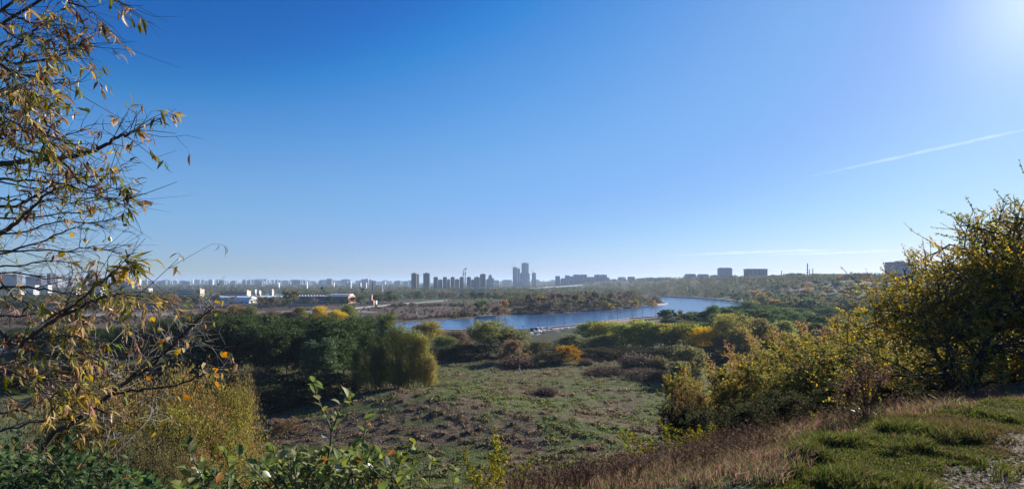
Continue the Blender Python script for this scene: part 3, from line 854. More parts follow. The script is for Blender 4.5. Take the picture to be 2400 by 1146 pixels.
# ------------------------------------------------------------------ trees on the wooded point across the river
PC = [((0.068, 0.060, 0.042), 'brown'), ((0.060, 0.064, 0.036), 'dull olive'), ((0.075, 0.058, 0.048), 'russet'), ((0.105, 0.09, 0.03), 'golden')]
PT = [(1085, 722), (1130, 706), (1180, 712), (1250, 690), (1330, 682), (1400, 684), (1470, 692), (1540, 698), (1570, 705)]
placed = 0
fb = np.array(FAR_BANK[::-1], float)
for inset, k in ((9, 0), (26, 4), (48, 6), (75, 8), (105, 8)):
    for px in np.arange(1245, 1556, 17):
        px = px + g.uniform(-6, 6)
        # distance at which this view line leaves the river on its far side
        ys = np.linspace(440, 900, 185); xs = (px - 1200) / F * ys
        sd_ = river_sd(xs, ys); on = np.where((sd_ > 0) & (np.r_[1, sd_[:-1]] <= 0) & (ys > 500))[0]
        if len(on) == 0: continue
        Y = ys[on[0]] + inset * 1.3 + g.uniform(-5, 5); X = (px - 1200) / F * Y
        if river_sd(np.array([X]), np.array([Y]))[0] < 4: continue
        w = PC[g.choice(4, p=[0.38, 0.42, 0.16, 0.04])] if inset > 9 else PC[g.choice(4, p=[0.34, 0.4, 0.14, 0.12])]
        if px > 1490: H = g.uniform(8, 12)
        else: H = g.uniform(9, 14) if inset < 20 else g.uniform(14, 21)
        pos = 'at the water edge' if inset < 20 else 'behind the waterside trees'
        side = 'left part' if px < 1350 else ('middle' if px < 1470 else 'tip')
        plant(g.choice(['far_round', 'far_twig', 'far_tall']), px, Y, 0, 0, w[0], f'{w[1]} tree {pos} on the {side} of the wooded point', 'trees on the wooded point across the river', height=H, width=g.uniform(10, 15))
for kind, px, Y, H, W, c, lab in [
    ('far_round', 1128, 520, 15, 15, (0.06, 0.078, 0.032), 'rounded green willow on the far bank before the brown field'),
    ('far_twig', 1098, 508, 14, 14, (0.10, 0.085, 0.06), 'thin pale bare tree left of the rounded green willow on the far bank'),
    ('far_twig', 1155, 528, 13, 14, (0.10, 0.065, 0.045), 'russet thin tree right of the rounded green willow on the far bank'),
    ('far_round', 1165, 522, 9, 10, (0.09, 0.065, 0.04), 'brown bush tree at the water, right of the russet thin tree'),
    ('far_tall', 1183, 530, 14, 9, (0.19, 0.13, 0.035), 'yellow orange tree on the far bank by the reed tip'),
    ('far_round', 1088, 500, 6, 12, (0.09, 0.085, 0.035), 'low olive bush on the far bank below the pale bare tree'),
    ('far_round', 1212, 552, 7, 12, (0.085, 0.075, 0.04), 'low brown bush between the yellow orange tree and the wooded point'),
    ('far_round', 1235, 560, 8, 13, (0.08, 0.07, 0.04), 'low dull bush adjoining the wooded point at left'),
    ('far_round', 1428, 640, 9, 14, (0.14, 0.12, 0.035), 'golden rounded willow overhanging the water on the wooded point'),
    ('far_round', 1487, 690, 11, 15, (0.15, 0.115, 0.035), 'broad golden willow near the tip of the wooded point'),
    ('far_round', 1528, 735, 11, 14, (0.16, 0.12, 0.035), 'last golden willow at the tip of the wooded point')]:
    plant(kind, px, Y, 0, 0, c, lab, None, height=H, width=W)
for px in np.arange(960, 1082, 13):
    plant('twig_bush', px, np.interp(px, [955, 1080], [452, 505]) + 6, 0, 0, PURPLE, 'low bare brush along the far bank left of the rounded green willow', 'low brush on the far bank', height=g.uniform(1.5, 3.2), width=g.uniform(6, 11))
for i in range(26):
    px = g.uniform(900, 1140); Y = g.uniform(690, 740)
    plant('round_bush', px, Y, 0, 0, (0.06, 0.06, 0.035), 'dull green bush in the hedge row crossing the brown field', 'hedge row across the brown field', height=g.uniform(2.5, 4.5), width=g.uniform(6, 12))

# ------------------------------------------------------------------ trees on the flats at left, round the low buildings
FT = [(320, 640, 10, 'far_round', GREY), (352, 700, 15, 'far_round', OLIVE), (375, 690, 13, 'far_round', BROWN), (398, 660, 17, 'far_round', (0.14, 0.10, 0.03)), (418, 680, 11, 'far_twig', BROWN), (436, 700, 14, 'far_round', OLIVE),
      (452, 760, 15, 'far_column', BLUEGREEN), (462, 690, 12, 'far_round', GREY), (470, 770, 14, 'far_column', DKGREEN), (485, 700, 12, 'far_twig', GREY), (600, 690, 16, 'far_twig', GREY), (618, 680, 14, 'far_round', OLIVE), (640, 675, 14, 'far_round', GREY), (655, 690, 15, 'far_twig', (0.09, 0.085, 0.05)), (668, 700, 12, 'far_round', DKGREEN),
      (682, 730, 22, 'far_round', OLIVE), (715, 745, 9, 'far_round', DKGREEN), (735, 735, 12, 'far_twig', GREY), (776, 740, 13, 'far_round', DKGREEN), (545, 760, 14, 'far_twig', GREY), (530, 748, 11, 'far_twig', GREY), (505, 800, 12, 'far_round', DKGREEN), (550, 860, 11, 'far_round', DKGREEN), (575, 850, 11, 'far_round', BLUEGREEN),
      (808, 760, 9, 'far_round', DKGREEN), (825, 755, 11, 'far_round', DKGREEN), (845, 770, 12, 'far_round', DKGREEN), (885, 800, 14, 'far_round', DKGREEN), (912, 820, 18, 'far_round', DKGREEN), (925, 830, 12, 'far_round', DKGREEN), (898, 860, 15, 'far_twig', GREY),
      (755, 1150, 24, 'far_column', DKGREEN), (850, 1100, 22, 'far_column', DKGREEN), (960, 1000, 14, 'far_round', GREY), (980, 990, 15, 'far_round', DKGREEN), (1005, 1000, 14, 'far_twig', GREY), (1030, 1010, 13, 'far_twig', BROWN), (1050, 1020, 13, 'far_round', GREY),
      (1085, 1000, 12, 'far_round', OLIVE), (1110, 930, 15, 'far_round', DKGREEN), (1128, 935, 15, 'far_round', DKGREEN), (1145, 940, 14, 'far_round', BLUEGREEN), (1160, 950, 13, 'far_round', DKGREEN), (1176, 945, 10, 'far_round', OLIVE), (1255, 760, 18, 'far_round', OLIVE), (1270, 775, 16, 'far_round', (0.12, 0.10, 0.03))]
cname = {GREY: 'grey brown', OLIVE: 'olive', BROWN: 'brown', DKGREEN: 'dark green', BLUEGREEN: 'bluish green'}
for px, Y, H, kd, c in FT:
    if px < 480: where = 'behind the concrete fence, left of the white warehouse'
    elif px < 600: where = 'close by the white gabled warehouse'
    elif px < 690: where = 'left of the long blue grey factory'
    elif px < 800: where = 'by the long blue grey factory'
    elif px < 935: where = 'round the small brick tower'
    elif px < 1100: where = 'at the back of the brown field'
    elif px < 1200: where = 'on the flats behind the rounded green willow'
    else: where = 'left behind the wooded point'
    plant(kd, px, Y, 0, 0, c, f"{cname.get(c, 'golden')} {'slim columnar poplar' if kd == 'far_column' else 'tree'} {where}", 'trees on the far flats', height=H, width=H * (0.32 if kd == 'far_column' else 1.0) * g.uniform(0.95, 1.25))
for px in np.arange(20, 330, 22):
    c = [GREY, BROWN, OLIVE, DKGREEN][g.integers(0, 4)]
    plant('far_round', px + g.uniform(-8, 8), g.uniform(640, 760), 0, 0, c, f'{cname[c]} tree on the flats behind the dry leafy branches at left', 'trees on the far flats', height=g.uniform(9, 15), width=g.uniform(12, 18))

# ------------------------------------------------------------------ far woods that read as one mass
def far_wood(name, label, pts, heights, cols, seed, per=46, leaf=1.5):
    g = np.random.default_rng(seed); G = Geo()
    n = len(pts)
    P = np.asarray(pts); z = terrain(P[:, 0], P[:, 1])
    ci = np.repeat(np.arange(n), per)
    H = np.asarray(heights)
    d = rdirs(n * per, g) * g.uniform(0.55, 1.0, (n * per, 1)) ** 0.5
    W = H * g.uniform(0.42, 0.62, n)
    C = np.c_[P[ci], z[ci] + H[ci] * 0.52] + d * np.c_[W[ci], W[ci], H[ci] * 0.5]
    u, v = leaf_frames(n * per, g, 1.0, 0.6, 0.1)
    sz = (leaf * (H / 14))[ci][:, None]
    col = np.asarray(cols)[ci] * 1.6 * g.uniform(0.8, 1.2, (n * per, 1)) * g.uniform(0.65, 1.45, (n, 1))[ci]
    G.quads(C, u * sz, v * sz, col)
    return G.build(name, M_FARFOL, label=label, kind='stuff')
PAL = np.array([(0.062, 0.06, 0.032), (0.045, 0.058, 0.03), (0.066, 0.058, 0.036), (0.034, 0.05, 0.03), (0.09, 0.08, 0.032)])
def scatter(n, Y0, Y1, p0, p1, g, rule=None):
    out = []
    while len(out) < n:
        Y = 1 / g.uniform(1 / Y1, 1 / Y0); px = g.uniform(p0, p1); X = (px - 1200) / F * Y
        if rule is None or rule(X, Y, px): out.append((X, Y))
    return out
gg = np.random.default_rng(77)
def not_on_site(X, Y, px):
    lim = 650 if px < 470 else 930 if px < 690 else 850 if px < 840 else 960
    if Y < lim: return False
    if 405 < px < 700 and Y < 1180: return False
    if px < 260 and 880 < Y < 1560: return False
    return river_sd(np.array([X]), np.array([Y]))[0] > 12
pts = scatter(2900, 640, 2600, -100, 1250, gg, not_on_site)
far_wood('distant_woods', 'brown and grey green woods and thickets over the flats before the city', pts, gg.uniform(8, 15, len(pts)), PAL[gg.integers(0, 5, len(pts))], 1, 40)
pts = scatter(1500, 2600, 9000, -150, 2300, gg)
far_wood('distant_tree_belts', 'dim tree belts among the far hazy city blocks', pts, gg.uniform(10, 17, len(pts)), PAL[gg.integers(0, 4, len(pts))], 2, 26, 2.6)
pts = scatter(700, 330, 1100, 2160, 2650, gg) + scatter(2700, 1010, 2500, 1190, 2520, gg, lambda X, Y, px: river_sd(np.array([X]), np.array([Y]))[0] > 12)
far_wood('ridge_woods', 'autumn woods clothing the far right ridge beyond the river bend', pts, gg.uniform(11, 17, len(pts)), PAL[gg.integers(0, 5, len(pts))], 3, 46)
pts = scatter(500, 640, 1100, 1190, 1500, gg, lambda X, Y, px: river_sd(np.array([X]), np.array([Y]))[0] > 12 and X < 250 and Y > 690 + 0.3 * X)
far_wood('point_woods', 'thin brown woods filling the middle of the wooded point', pts, gg.uniform(10, 15, len(pts)), PAL[gg.integers(0, 4, len(pts))], 4, 60, 1.2)

def on_field(X, Y, px):
    if river_sd(np.array([X]), np.array([Y]))[0] < 5 or Y < 395: return False
    if px < 900 and 480 < Y < 625: return vnoise(np.array([X / 30]), np.array([Y / 30]), 9)[0] > 0.62
    return vnoise(np.array([X / 45]), np.array([Y / 25]), 7)[0] > 0.42
pts = scatter(1500, 400, 930, 0, 1240, gg, on_field)
far_wood('field_scrub', 'low brown scrub and weeds dotting the fields over the river', pts, gg.uniform(0.8, 2.6, len(pts)), np.array([(0.085, 0.06, 0.045), (0.075, 0.065, 0.035), (0.11, 0.075, 0.05), (0.055, 0.058, 0.03)])[gg.integers(0, 4, len(pts))], 6, 30, 5.0)
# ------------------------------------------------------------------ buildings
def facade_material(name, storey=3.0, bay=3.4, wfrac=0.5, glass=(0.03, 0.04, 0.055)):
    m, N, L, out = new_mat(name)
    p = N.new('ShaderNodeBsdfPrincipled'); p.inputs['Roughness'].default_value = 0.8; p.inputs['Specular IOR Level'].default_value = 0.25
    oi = N.new('ShaderNodeObjectInfo'); tc = N.new('ShaderNodeTexCoord'); sp = N.new('ShaderNodeSeparateXYZ'); L.new(tc.outputs['Object'], sp.inputs[0])
    def mth(op, a, b=None):
        n = N.new('ShaderNodeMath'); n.operation = op
        for k, q in enumerate((a, b)):
            if q is None: continue
            if isinstance(q, (int, float)): n.inputs[k].default_value = q
            else: L.new(q, n.inputs[k])
        return n.outputs[0]
    xy = mth('ADD', sp.outputs['X'], sp.outputs['Y'])
    fx = mth('FRACT', mth('DIVIDE', xy, bay)); fz = mth('FRACT', mth('DIVIDE', sp.outputs['Z'], storey))
    mx = mth('LESS_THAN', mth('ABSOLUTE', mth('SUBTRACT', fx, 0.5)), wfrac / 2)
    mz = mth('LESS_THAN', mth('ABSOLUTE', mth('SUBTRACT', fz, 0.55)), 0.25)
    ge = N.new('ShaderNodeNewGeometry'); sn = N.new('ShaderNodeSeparateXYZ'); L.new(ge.outputs['Normal'], sn.inputs[0])
    wall = mth('LESS_THAN', mth('ABSOLUTE', sn.outputs['Z']), 0.5)
    mask = mth('MULTIPLY', mth('MULTIPLY', mx, mz), wall)
    nz = N.new('ShaderNodeTexNoise'); nz.inputs['Scale'].default_value = 0.12; L.new(tc.outputs['Object'], nz.inputs['Vector'])
    hs = N.new('ShaderNodeHueSaturation'); L.new(oi.outputs['Color'], hs.inputs['Color']); L.new(mth('ADD', mth('MULTIPLY', nz.outputs['Fac'], 0.4), 0.8), hs.inputs['Value'])
    mi = N.new('ShaderNodeMix'); mi.data_type = 'RGBA'; L.new(mask, mi.inputs['Factor']); L.new(hs.outputs['Color'], mi.inputs['A']); mi.inputs['B'].default_value = (*glass, 1)
    L.new(mi.outputs['Result'], p.inputs['Base Color'])
    L.new(mth('SUBTRACT', 0.8, mth('MULTIPLY', mask, 0.6)), p.inputs['Roughness'])
    L.new(p.outputs[0], out.inputs['Surface'])
    return m
def objcol_material(name, rough=0.8):
    m, N, L, out = new_mat(name)
    p = N.new('ShaderNodeBsdfPrincipled'); p.inputs['Roughness'].default_value = rough; p.inputs['Specular IOR Level'].default_value = 0.25
    oi = N.new('ShaderNodeObjectInfo'); nz = N.new('ShaderNodeTexNoise'); nz.inputs['Scale'].default_value = 0.3; nz.inputs['Detail'].default_value = 4
    tc = N.new('ShaderNodeTexCoord'); L.new(tc.outputs['Object'], nz.inputs['Vector'])
    hs = N.new('ShaderNodeHueSaturation'); L.new(oi.outputs['Color'], hs.inputs['Color'])
    mr = N.new('ShaderNodeMapRange'); mr.inputs['To Min'].default_value = 0.75; mr.inputs['To Max'].default_value = 1.25; L.new(nz.outputs['Fac'], mr.inputs['Value']); L.new(mr.outputs[0], hs.inputs['Value'])
    L.new(hs.outputs['Color'], p.inputs['Base Color']); L.new(p.outputs[0], out.inputs['Surface'])
    return m
M_FAC = facade_material('apartment_facade'); M_STRIP = facade_material('balcony_facade', 3.0, 6.0, 0.8); M_SHED = facade_material('hall_facade', 4.2, 2.6, 0.7)
M_PAINT = objcol_material('painted_surface'); M_ROOF = objcol_material('roofing', 0.9)
GLASS = simple_mat('window_glass', (0.035, 0.045, 0.06), 0.15, 0.3, 0.5, 0.5)

def colored(o, c): o.color = (*c, 1); return o

def block(name, px0, px1, top, Y, color, label, depth=None, roof=2, strips=0, group=None, cat='apartment block', mat=None, band=False, cornice=False, parts=True, base=None):
    """a building whose front spans two photo columns at distance Y"""
    x0, x1 = (px0 - 1200) / F * Y, (px1 - 1200) / F * Y
    w = x1 - x0
    depth = depth if depth is not None else max(14.0, 0.45 * w)
    xc = (x0 + x1) / 2
    zb = (gz(xc, Y) if base is None else base) - 1.0
    H = EYE - (top - HORIZON) / F * Y - zb
    if x1 < 0:      # the side turned to us takes part of the width seen
        vis = depth * (-x1) / (Y + depth); w = max(w - vis, 0.45 * w)
    root = empty(name, (x0 + w / 2, Y, zb), label, cat, group)
    g_ = Geo(); g_.box(-w / 2, w / 2, 0, depth, 0, H)
    if not parts:
        bpy.data.objects.remove(root)
        for k in range(roof):
            cx = (-0.5 + (k + 0.5) / roof) * w * 0.8; g_.box(cx - w * 0.1, cx + w * 0.1, depth * 0.3, depth * 0.7, H + 0.01, H + 3.0)
        o = g_.build(name, mat or M_FAC, None, label, cat, group)
        o.location = (x0 + w / 2, Y, zb); return colored(o, color)
    colored(g_.build('facade', mat or M_FAC, root), color)
    if roof:
        for k in range(roof):
            r_ = Geo(); cx = (-0.5 + (k + 0.5) / roof) * w * 0.85; rw = min(w * 0.16, 7)
            r_.box(cx - rw, cx + rw, depth * 0.28, depth * 0.72, H + 0.02, H + 2.6 + 0.02 * H)
            colored(r_.build('roof_house', M_PAINT, root), tuple(np.array(color) * 0.9))
    p_ = Geo()
    e = 1.4 if cornice else 0.25
    for (a, b, c, d) in ((-w / 2 - e, w / 2 + e, -e, 0.4), (-w / 2 - e, w / 2 + e, depth - 0.4, depth + e), (-w / 2 - e, -w / 2 + 0.4, 0.41, depth - 0.41), (w / 2 - 0.4, w / 2 + e, 0.41, depth - 0.41)):
        p_.box(a, b, c, d, H + 0.01, H + (2.4 if cornice else 1.0))
    colored(p_.build('cornice' if cornice else 'parapet', M_PAINT, root), tuple(np.array(color) * (0.7 if cornice else 0.95)))
    for k in range(strips):
        s_ = Geo(); cx = (-0.5 + (k + 0.5) / strips) * w * 0.94; sw = w / strips * 0.24
        s_.box(cx - sw, cx + sw, -1.3, -0.003, 3.0, H - 1.5)
        colored(s_.build('balcony_stack', M_STRIP, root), tuple(np.clip(np.array(color) * 1.6, 0, 0.8)))
    if band:
        nb = max(1, int(H / 4.2))
        for k in range(nb):
            b_ = Geo(); z0 = 1.2 + k * (H - 1) / nb
            b_.box(-w / 2 + 1, w / 2 - 1, -0.12, -0.003, z0, z0 + min(1.9, H / nb * 0.5))
            b_.build('window_band', GLASS, root)
    return root

def stack_chimney(px, top, Y, r, label, colors, group=None, base_z=None, bands=6, cat='chimney'):
    X = (px - 1200) / F * Y; zb = (gz(X, Y) if base_z is None else base_z) - 1; H = EYE - (top - HORIZON) / F * Y - zb
    root = empty('chimney', (X, Y, zb), label, cat, group)
    zs = np.linspace(0, H, bands + 1)
    sh = Geo()
    cols = []
    for k in range(bands):
        c = colors[0] if zs[k] < 0.35 * H or len(colors) == 1 else colors[1 + k % 2] if len(colors) > 2 else colors[k % 2]
        r0 = r * (1 - 0.35 * zs[k] / H); r1 = r * (1 - 0.35 * zs[k + 1] / H)
        sh.tube([(0, 0, zs[k]), (0, 0, zs[k + 1])], [r0, r1], 12, c, cap=(k == bands - 1))
    sh.build('shaft', M_ATTR, root)
    rim = Geo(); rim.tube([(0, 0, H - 1.6), (0, 0, H + 0.3)], [r * 0.78, r * 0.78], 12, tuple(np.array(colors[-1]) * 0.8)); rim.build('rim', M_ATTR, root)
    return root
M_ATTR = attr_mat('painted_concrete')

def crane(px, top, Y, jib, label, turn, zb=0.0):
    X = (px - 1200) / F * Y; H = EYE - (top - HORIZON) / F * Y
    root = empty('tower_crane', (X, Y, zb), label, 'crane', 'tower cranes at the unfinished skyscrapers')
    H -= zb
    steel = (0.35, 0.33, 0.30)
    m = Geo()
    for sx in (-1, 1):
        for sy in (-1, 1): m.tube([(sx, sy, 0), (sx, sy, H * 0.96)], 0.35, 4, steel)
    for k in range(int(H / 6)): m.tube([(-1 if k % 2 else 1, -1, k * 6), (1 if k % 2 else -1, -1, k * 6 + 6)], 0.25, 4, steel)
    m.build('mast', M_ATTR, root)
    j = Geo(); d = np.array([math.cos(turn), math.sin(turn), 0.0]); z = H * 0.93
    for o in (-0.8, 0.8): j.tube([d * -jib * 0.3 + np.array([0, o, z]), d * jib + np.array([0, o, z])], 0.35, 4, steel)
    j.tube([d * -jib * 0.3 + np.array([0, 0, z]), (0, 0, H), d * jib * 0.7 + np.array([0, 0, z])], 0.25, 4, steel)
    j.build('jib', M_ATTR, root)
    c = Geo(); c.box(-1.5 - jib * 0.28, 1.5 - jib * 0.28, -1.2, 1.2, z - 3.2, z - 0.4, (0.3, 0.3, 0.3)); c.build('counterweight', M_ATTR, root)

BRICK = (0.20, 0.105, 0.085); DARKT = (0.085, 0.085, 0.10); PALE = (0.34, 0.33, 0.33); BLUEG = (0.22, 0.25, 0.30); CREAM = (0.62, 0.52, 0.38); WHITE = (0.80, 0.79, 0.76)

# left: brick towers and sheds
block('apartment_tower', 205, 231, 634, 2300, BRICK, 'dark brick tower with small crane on top, left of two twins', depth=46, roof=1, strips=3, group=None)
crane(211, 628, 2320, 16, 'small crane on the roof of the left dark brick tower', 0.4, zb=70)
block('apartment_tower', 260, 286, 634, 2300, (0.22, 0.115, 0.095), 'brick tower of the same height behind the slanting twig, right of two twins', depth=46, roof=1, strips=3)
block('apartment_block', 185, 204, 652, 2250, BRICK, 'low stepped brick block left of the dark brick tower', depth=30, roof=1)
block('apartment_block', 237, 257, 653, 2250, (0.10, 0.10, 0.12), 'low dark grey block between the two brick towers', depth=20, roof=1)
block('apartment_block', 288, 297, 653, 2240, BRICK, 'small low brick block just right of the right brick tower', depth=24, roof=1)
block('apartment_tower', 299, 310, 652, 2150, (0.24, 0.12, 0.09), 'narrow reddish brick tower at the right of the brick group', depth=22, roof=1, strips=1)
block('apartment_block', 262, 315, 660, 2130, (0.5, 0.38, 0.32), 'pinkish low block at the foot of the brick towers', depth=14, roof=0)
block('apartment_tower', 110, 127, 641, 2400, (0.11, 0.10, 0.13), 'dark violet tower seen through the bare twigs at left', depth=30, roof=1, strips=2)
block('apartment_tower', 132, 139, 648, 2500, PALE, 'pale slim tower right of the dark violet tower', depth=26, roof=1)
block('apartment_tower', 140, 151, 646, 2550, BLUEG, 'bluish tower with pale flank among the bare twigs', depth=30, roof=1)
block('apartment_tower', 160, 173, 646, 2600, BLUEG, 'bluish tower with slanted side, right end of the twig veiled group', depth=26, roof=1)
block('apartment_block', 60, 108, 648, 2700, (0.12, 0.11, 0.13), 'long dark block veiled by the bare twigs at far left', depth=30, roof=2)
block('apartment_block', 4, 52, 644, 2600, (0.13, 0.12, 0.13), 'broad dark block at the left edge behind the twigs', depth=30, roof=2)
block('apartment_block', 312, 331, 655, 2500, WHITE, 'white stepped block right of the brick group', depth=24, roof=1)
for px0, px1, t, Y, c, lab in [(40, 92, 669, 1500, WHITE, 'white long industrial shed, upper one behind the left twigs'), (96, 122, 669, 1520, WHITE, 'white industrial shed right of the longer upper one'),
                            (34, 58, 681, 1100, WHITE, 'short white industrial shed at the left edge'), (60, 92, 680, 1090, (0.72, 0.72, 0.7), 'white grey industrial shed, lower one behind the left twigs'), (172, 186, 675, 1250, CREAM, 'cream small house with flat roof behind the left twigs'),
                            (205, 247, 679, 1200, WHITE, 'low white shed behind the slanting twig'), (226, 242, 674, 1230, (0.6, 0.45, 0.38), 'small pinkish house over the low white shed'), (96, 114, 692, 900, (0.45, 0.33, 0.24), 'small tan gabled house amid the flats at left'), (345, 352, 677, 1250, WHITE, 'tiny white hut right of the slanting twig')]:
    block('industrial_shed', px0, px1, t, Y, c, lab, depth=14, roof=0, cat='shed', mat=M_SHED)
block('school_building', 417, 479, 679, 1150, CREAM, 'long cream building with two rows of windows', depth=16, roof=3, band=True, cat='building', mat=M_PAINT)
block('school_building', 523, 588, 683, 1050, (0.66, 0.52, 0.42), 'long pinkish cream building with white boxes on its roof', depth=16, roof=4, band=True, cat='building', mat=M_PAINT)
block('service_building', 596, 600, 680, 1000, WHITE, 'slim white tower block beside the long white roof', depth=6, roof=0, cat='building')
block('service_building', 605, 611, 684, 1000, WHITE, 'small white building with dark gap above the long white roof', depth=8, roof=1, cat='building')
block('service_building', 632, 642, 681, 1010, (0.7, 0.66, 0.6), 'small pale building group above the long white roof', depth=8, roof=2, cat='building')

def warehouse(px0, px1, Y, wall_h, ridge, label, wallc, roofc):
    x0, x1 = (px0 - 1200) / F * Y, (px1 - 1200) / F * Y; w = x1 - x0; zb = gz((x0 + x1) / 2, Y) - 0.3
    root = empty('warehouse', (x0 + w / 2, Y, zb), label, 'warehouse')
    d = 26.0
    a = Geo(); a.box(-w / 2, w / 2, 0, d, 0, wall_h); colored(a.build('wall', M_PAINT, root), wallc)
    r_ = Geo(); e = 0.8
    prof = [(-e, wall_h + 0.02), (d * 0.22, wall_h + (ridge - wall_h) * 0.75), (d / 2, ridge), (d * 0.78, wall_h + (ridge - wall_h) * 0.75), (d + e, wall_h + 0.02)]
    V = [(sx * (w / 2 + e), y, z) for sx in (-1, 1) for y, z in prof]; n = len(prof)
    fs = [(i, n + i, n + i + 1, i + 1) for i in range(n - 1)]
    r_.add(V, fs); r_.add(V[:n] + [(-(w / 2 + e), d / 2, wall_h)], [(i, i + 1, n) for i in range(n - 1)]); r_.add(V[n:] + [((w / 2 + e), d / 2, wall_h)], [(i + 1, i, n) for i in range(n - 1)])
    colored(r_.build('roof', M_ROOF, root), roofc)
    for k in range(3):
        dd = Geo(); cx = (-0.3 + 0.3 * k) * w; dd.box(cx - 2, cx + 2, -0.12, -0.003, 0, min(3.4, wall_h * 0.8)); colored(dd.build('door', M_PAINT, root), (0.2, 0.21, 0.22))
    return root
warehouse(498, 584, 800, 4.5, 11.5, 'big white gabled warehouse behind the concrete fence', WHITE, (0.78, 0.78, 0.80))
warehouse(482, 499, 815, 3.0, 5.5, 'low white annex roof at the left of the gabled warehouse', (0.6, 0.6, 0.6), (0.72, 0.74, 0.76))
warehouse(600, 674, 900, 7.0, 9.0, 'long low building with gleaming white roof and dark wall', (0.16, 0.17, 0.19), WHITE)
def factory():
    Y = 790; x0, x1 = (684 - 1200) / F * Y, (816 - 1200) / F * Y; w = x1 - x0; zb = gz((x0 + x1) / 2, Y) - 0.3; H = 11.5
    root = empty('factory', (x0 + w / 2, Y, zb), 'long blue grey low factory with brick right end', 'factory')
    a = Geo(); a.box(-w / 2, w / 2, 0, 34, 0, H); colored(a.build('wall', M_PAINT, root), (0.17, 0.22, 0.27))
    for z in (1.2, 5.0, 8.4):
        b = Geo(); b.box(-w / 2 + 1, w / 2 - 2, -0.12, -0.003, z, z + 1.5); b.build('window_band', GLASS, root)
    for z in (3.6, 10.5):
        b = Geo(); b.box(-w / 2 + 0.4, w / 2 - 2, -0.16, -0.003, z, z + 0.8); colored(b.build('wall_band', M_PAINT, root), (0.35, 0.41, 0.45))
    e = Geo(); e.box(w / 2 + 0.003, w / 2 + 0.4, -0.2, 34.1, 0, H + 0.9); colored(e.build('brick_end', M_PAINT, root), (0.42, 0.23, 0.15))
    r_ = Geo(); r_.box(-w / 2 - 0.3, w / 2 - 0.01, -0.3, 34.3, H + 0.01, H + 0.5); colored(r_.build('roof', M_ROOF, root), (0.33, 0.35, 0.38))
    p_ = Geo(); p_.box(w / 2 - 34, w / 2 - 1, 12, 30, H + 0.51, H + 2.8); colored(p_.build('roof_hall', M_PAINT, root), WHITE)
    for k in range(9):
        v = Geo(); cx = -w / 2 + 8 + k * (w - 50) / 8; v.box(cx - 1, cx + 1, 6, 8, H + 0.51, H + 1.7); colored(v.build('roof_vent', M_PAINT, root), WHITE)
factory()
def brick_tower():
    Y = 760; X = (868 - 1200) / F * Y; zb = gz(X, Y) - 0.3
    root = empty('brick_tower', (X, Y, zb), 'small pinkish brick tower with low wings by the fence end', 'building')
    PK = (0.52, 0.28, 0.20)
    a = Geo(); a.box(-1.6, 2.0, 0, 5, 0, 14.5); colored(a.build('tower', M_PAINT, root), PK)
    b = Geo(); b.box(-6.8, -1.61, 0.5, 6, 0, 6.0); colored(b.build('wing', M_PAINT, root), PK)
    b = Geo(); b.box(2.01, 4.6, 0.5, 6, 0, 6.5); colored(b.build('wing', M_PAINT, root), PK)
    for x in (-4.5, 3.2):
        d = Geo(); d.box(x - 0.9, x + 0.9, 0.38, 0.497, 0, 3.0); d.build('doorway', GLASS, root)
    r_ = Geo(); r_.box(-1.9, 2.3, -0.3, 5.3, 14.51, 14.9); colored(r_.build('roof', M_ROOF, root), (0.3, 0.2, 0.17))
brick_tower()
block('kiosk', 874, 884, 706, 770, WHITE, 'small white and dark pavilion right of the brick tower', depth=6, roof=0, band=True, cat='building', mat=M_PAINT)

# concrete panel fences
def fence(pts, h, label, step=4.0):
    P = np.array([((px - 1200) / F * Y, Y) for px, Y in pts]); d = np.r_[0, np.cumsum(np.hypot(*np.diff(P, axis=0).T))]
    n = int(d[-1] / step); t = np.linspace(0, d[-1], n + 1); Q = np.c_[np.interp(t, d, P[:, 0]), np.interp(t, d, P[:, 1])]
    z = terrain(Q[:, 0], Q[:, 1])
    o0 = np.array([Q[0, 0], Q[0, 1], z[0]])
    root = empty('concrete_fence', o0, label, 'fence')
    pan, post = Geo(), Geo()
    for k in range(n):
        a, b = Q[k], Q[k + 1]; nn = np.array([-(b - a)[1], (b - a)[0]]); nn /= np.hypot(*nn)
        dd = (b - a) / np.hypot(*(b - a)); a2, b2 = a + dd * 0.22, b - dd * 0.22
        poly = [a2 - nn * 0.07, b2 - nn * 0.07, b2 + nn * 0.07, a2 + nn * 0.07]
        zz = min(z[k], z[k + 1]) - o0[2]
        pan.prism([q - o0[:2] for q in poly], zz - 0.4, zz + h * (1 + 0.05 * math.sin(k * 1.7)))
        poly = [a - dd * 0.2 - nn * 0.2, a + dd * 0.2 - nn * 0.2, a + dd * 0.2 + nn * 0.2, a - dd * 0.2 + nn * 0.2]
        post.prism([q - o0[:2] for q in poly], z[k] - o0[2] - 0.4, z[k] - o0[2] + h + 0.45)
    colored(pan.build('panel_row', M_PAINT, root), (0.27, 0.28, 0.29)); colored(post.build('post_row', M_PAINT, root), (0.46, 0.46, 0.45))
fence([(90, 615), (330, 632), (560, 668), (690, 705), (752, 702)], 3.2, 'long pale concrete panel fence before the low buildings at left')
fence([(833, 640), (880, 690), (960, 790), (1052, 905)], 1.7, 'pale concrete fence running off from the brick tower along the brown field')

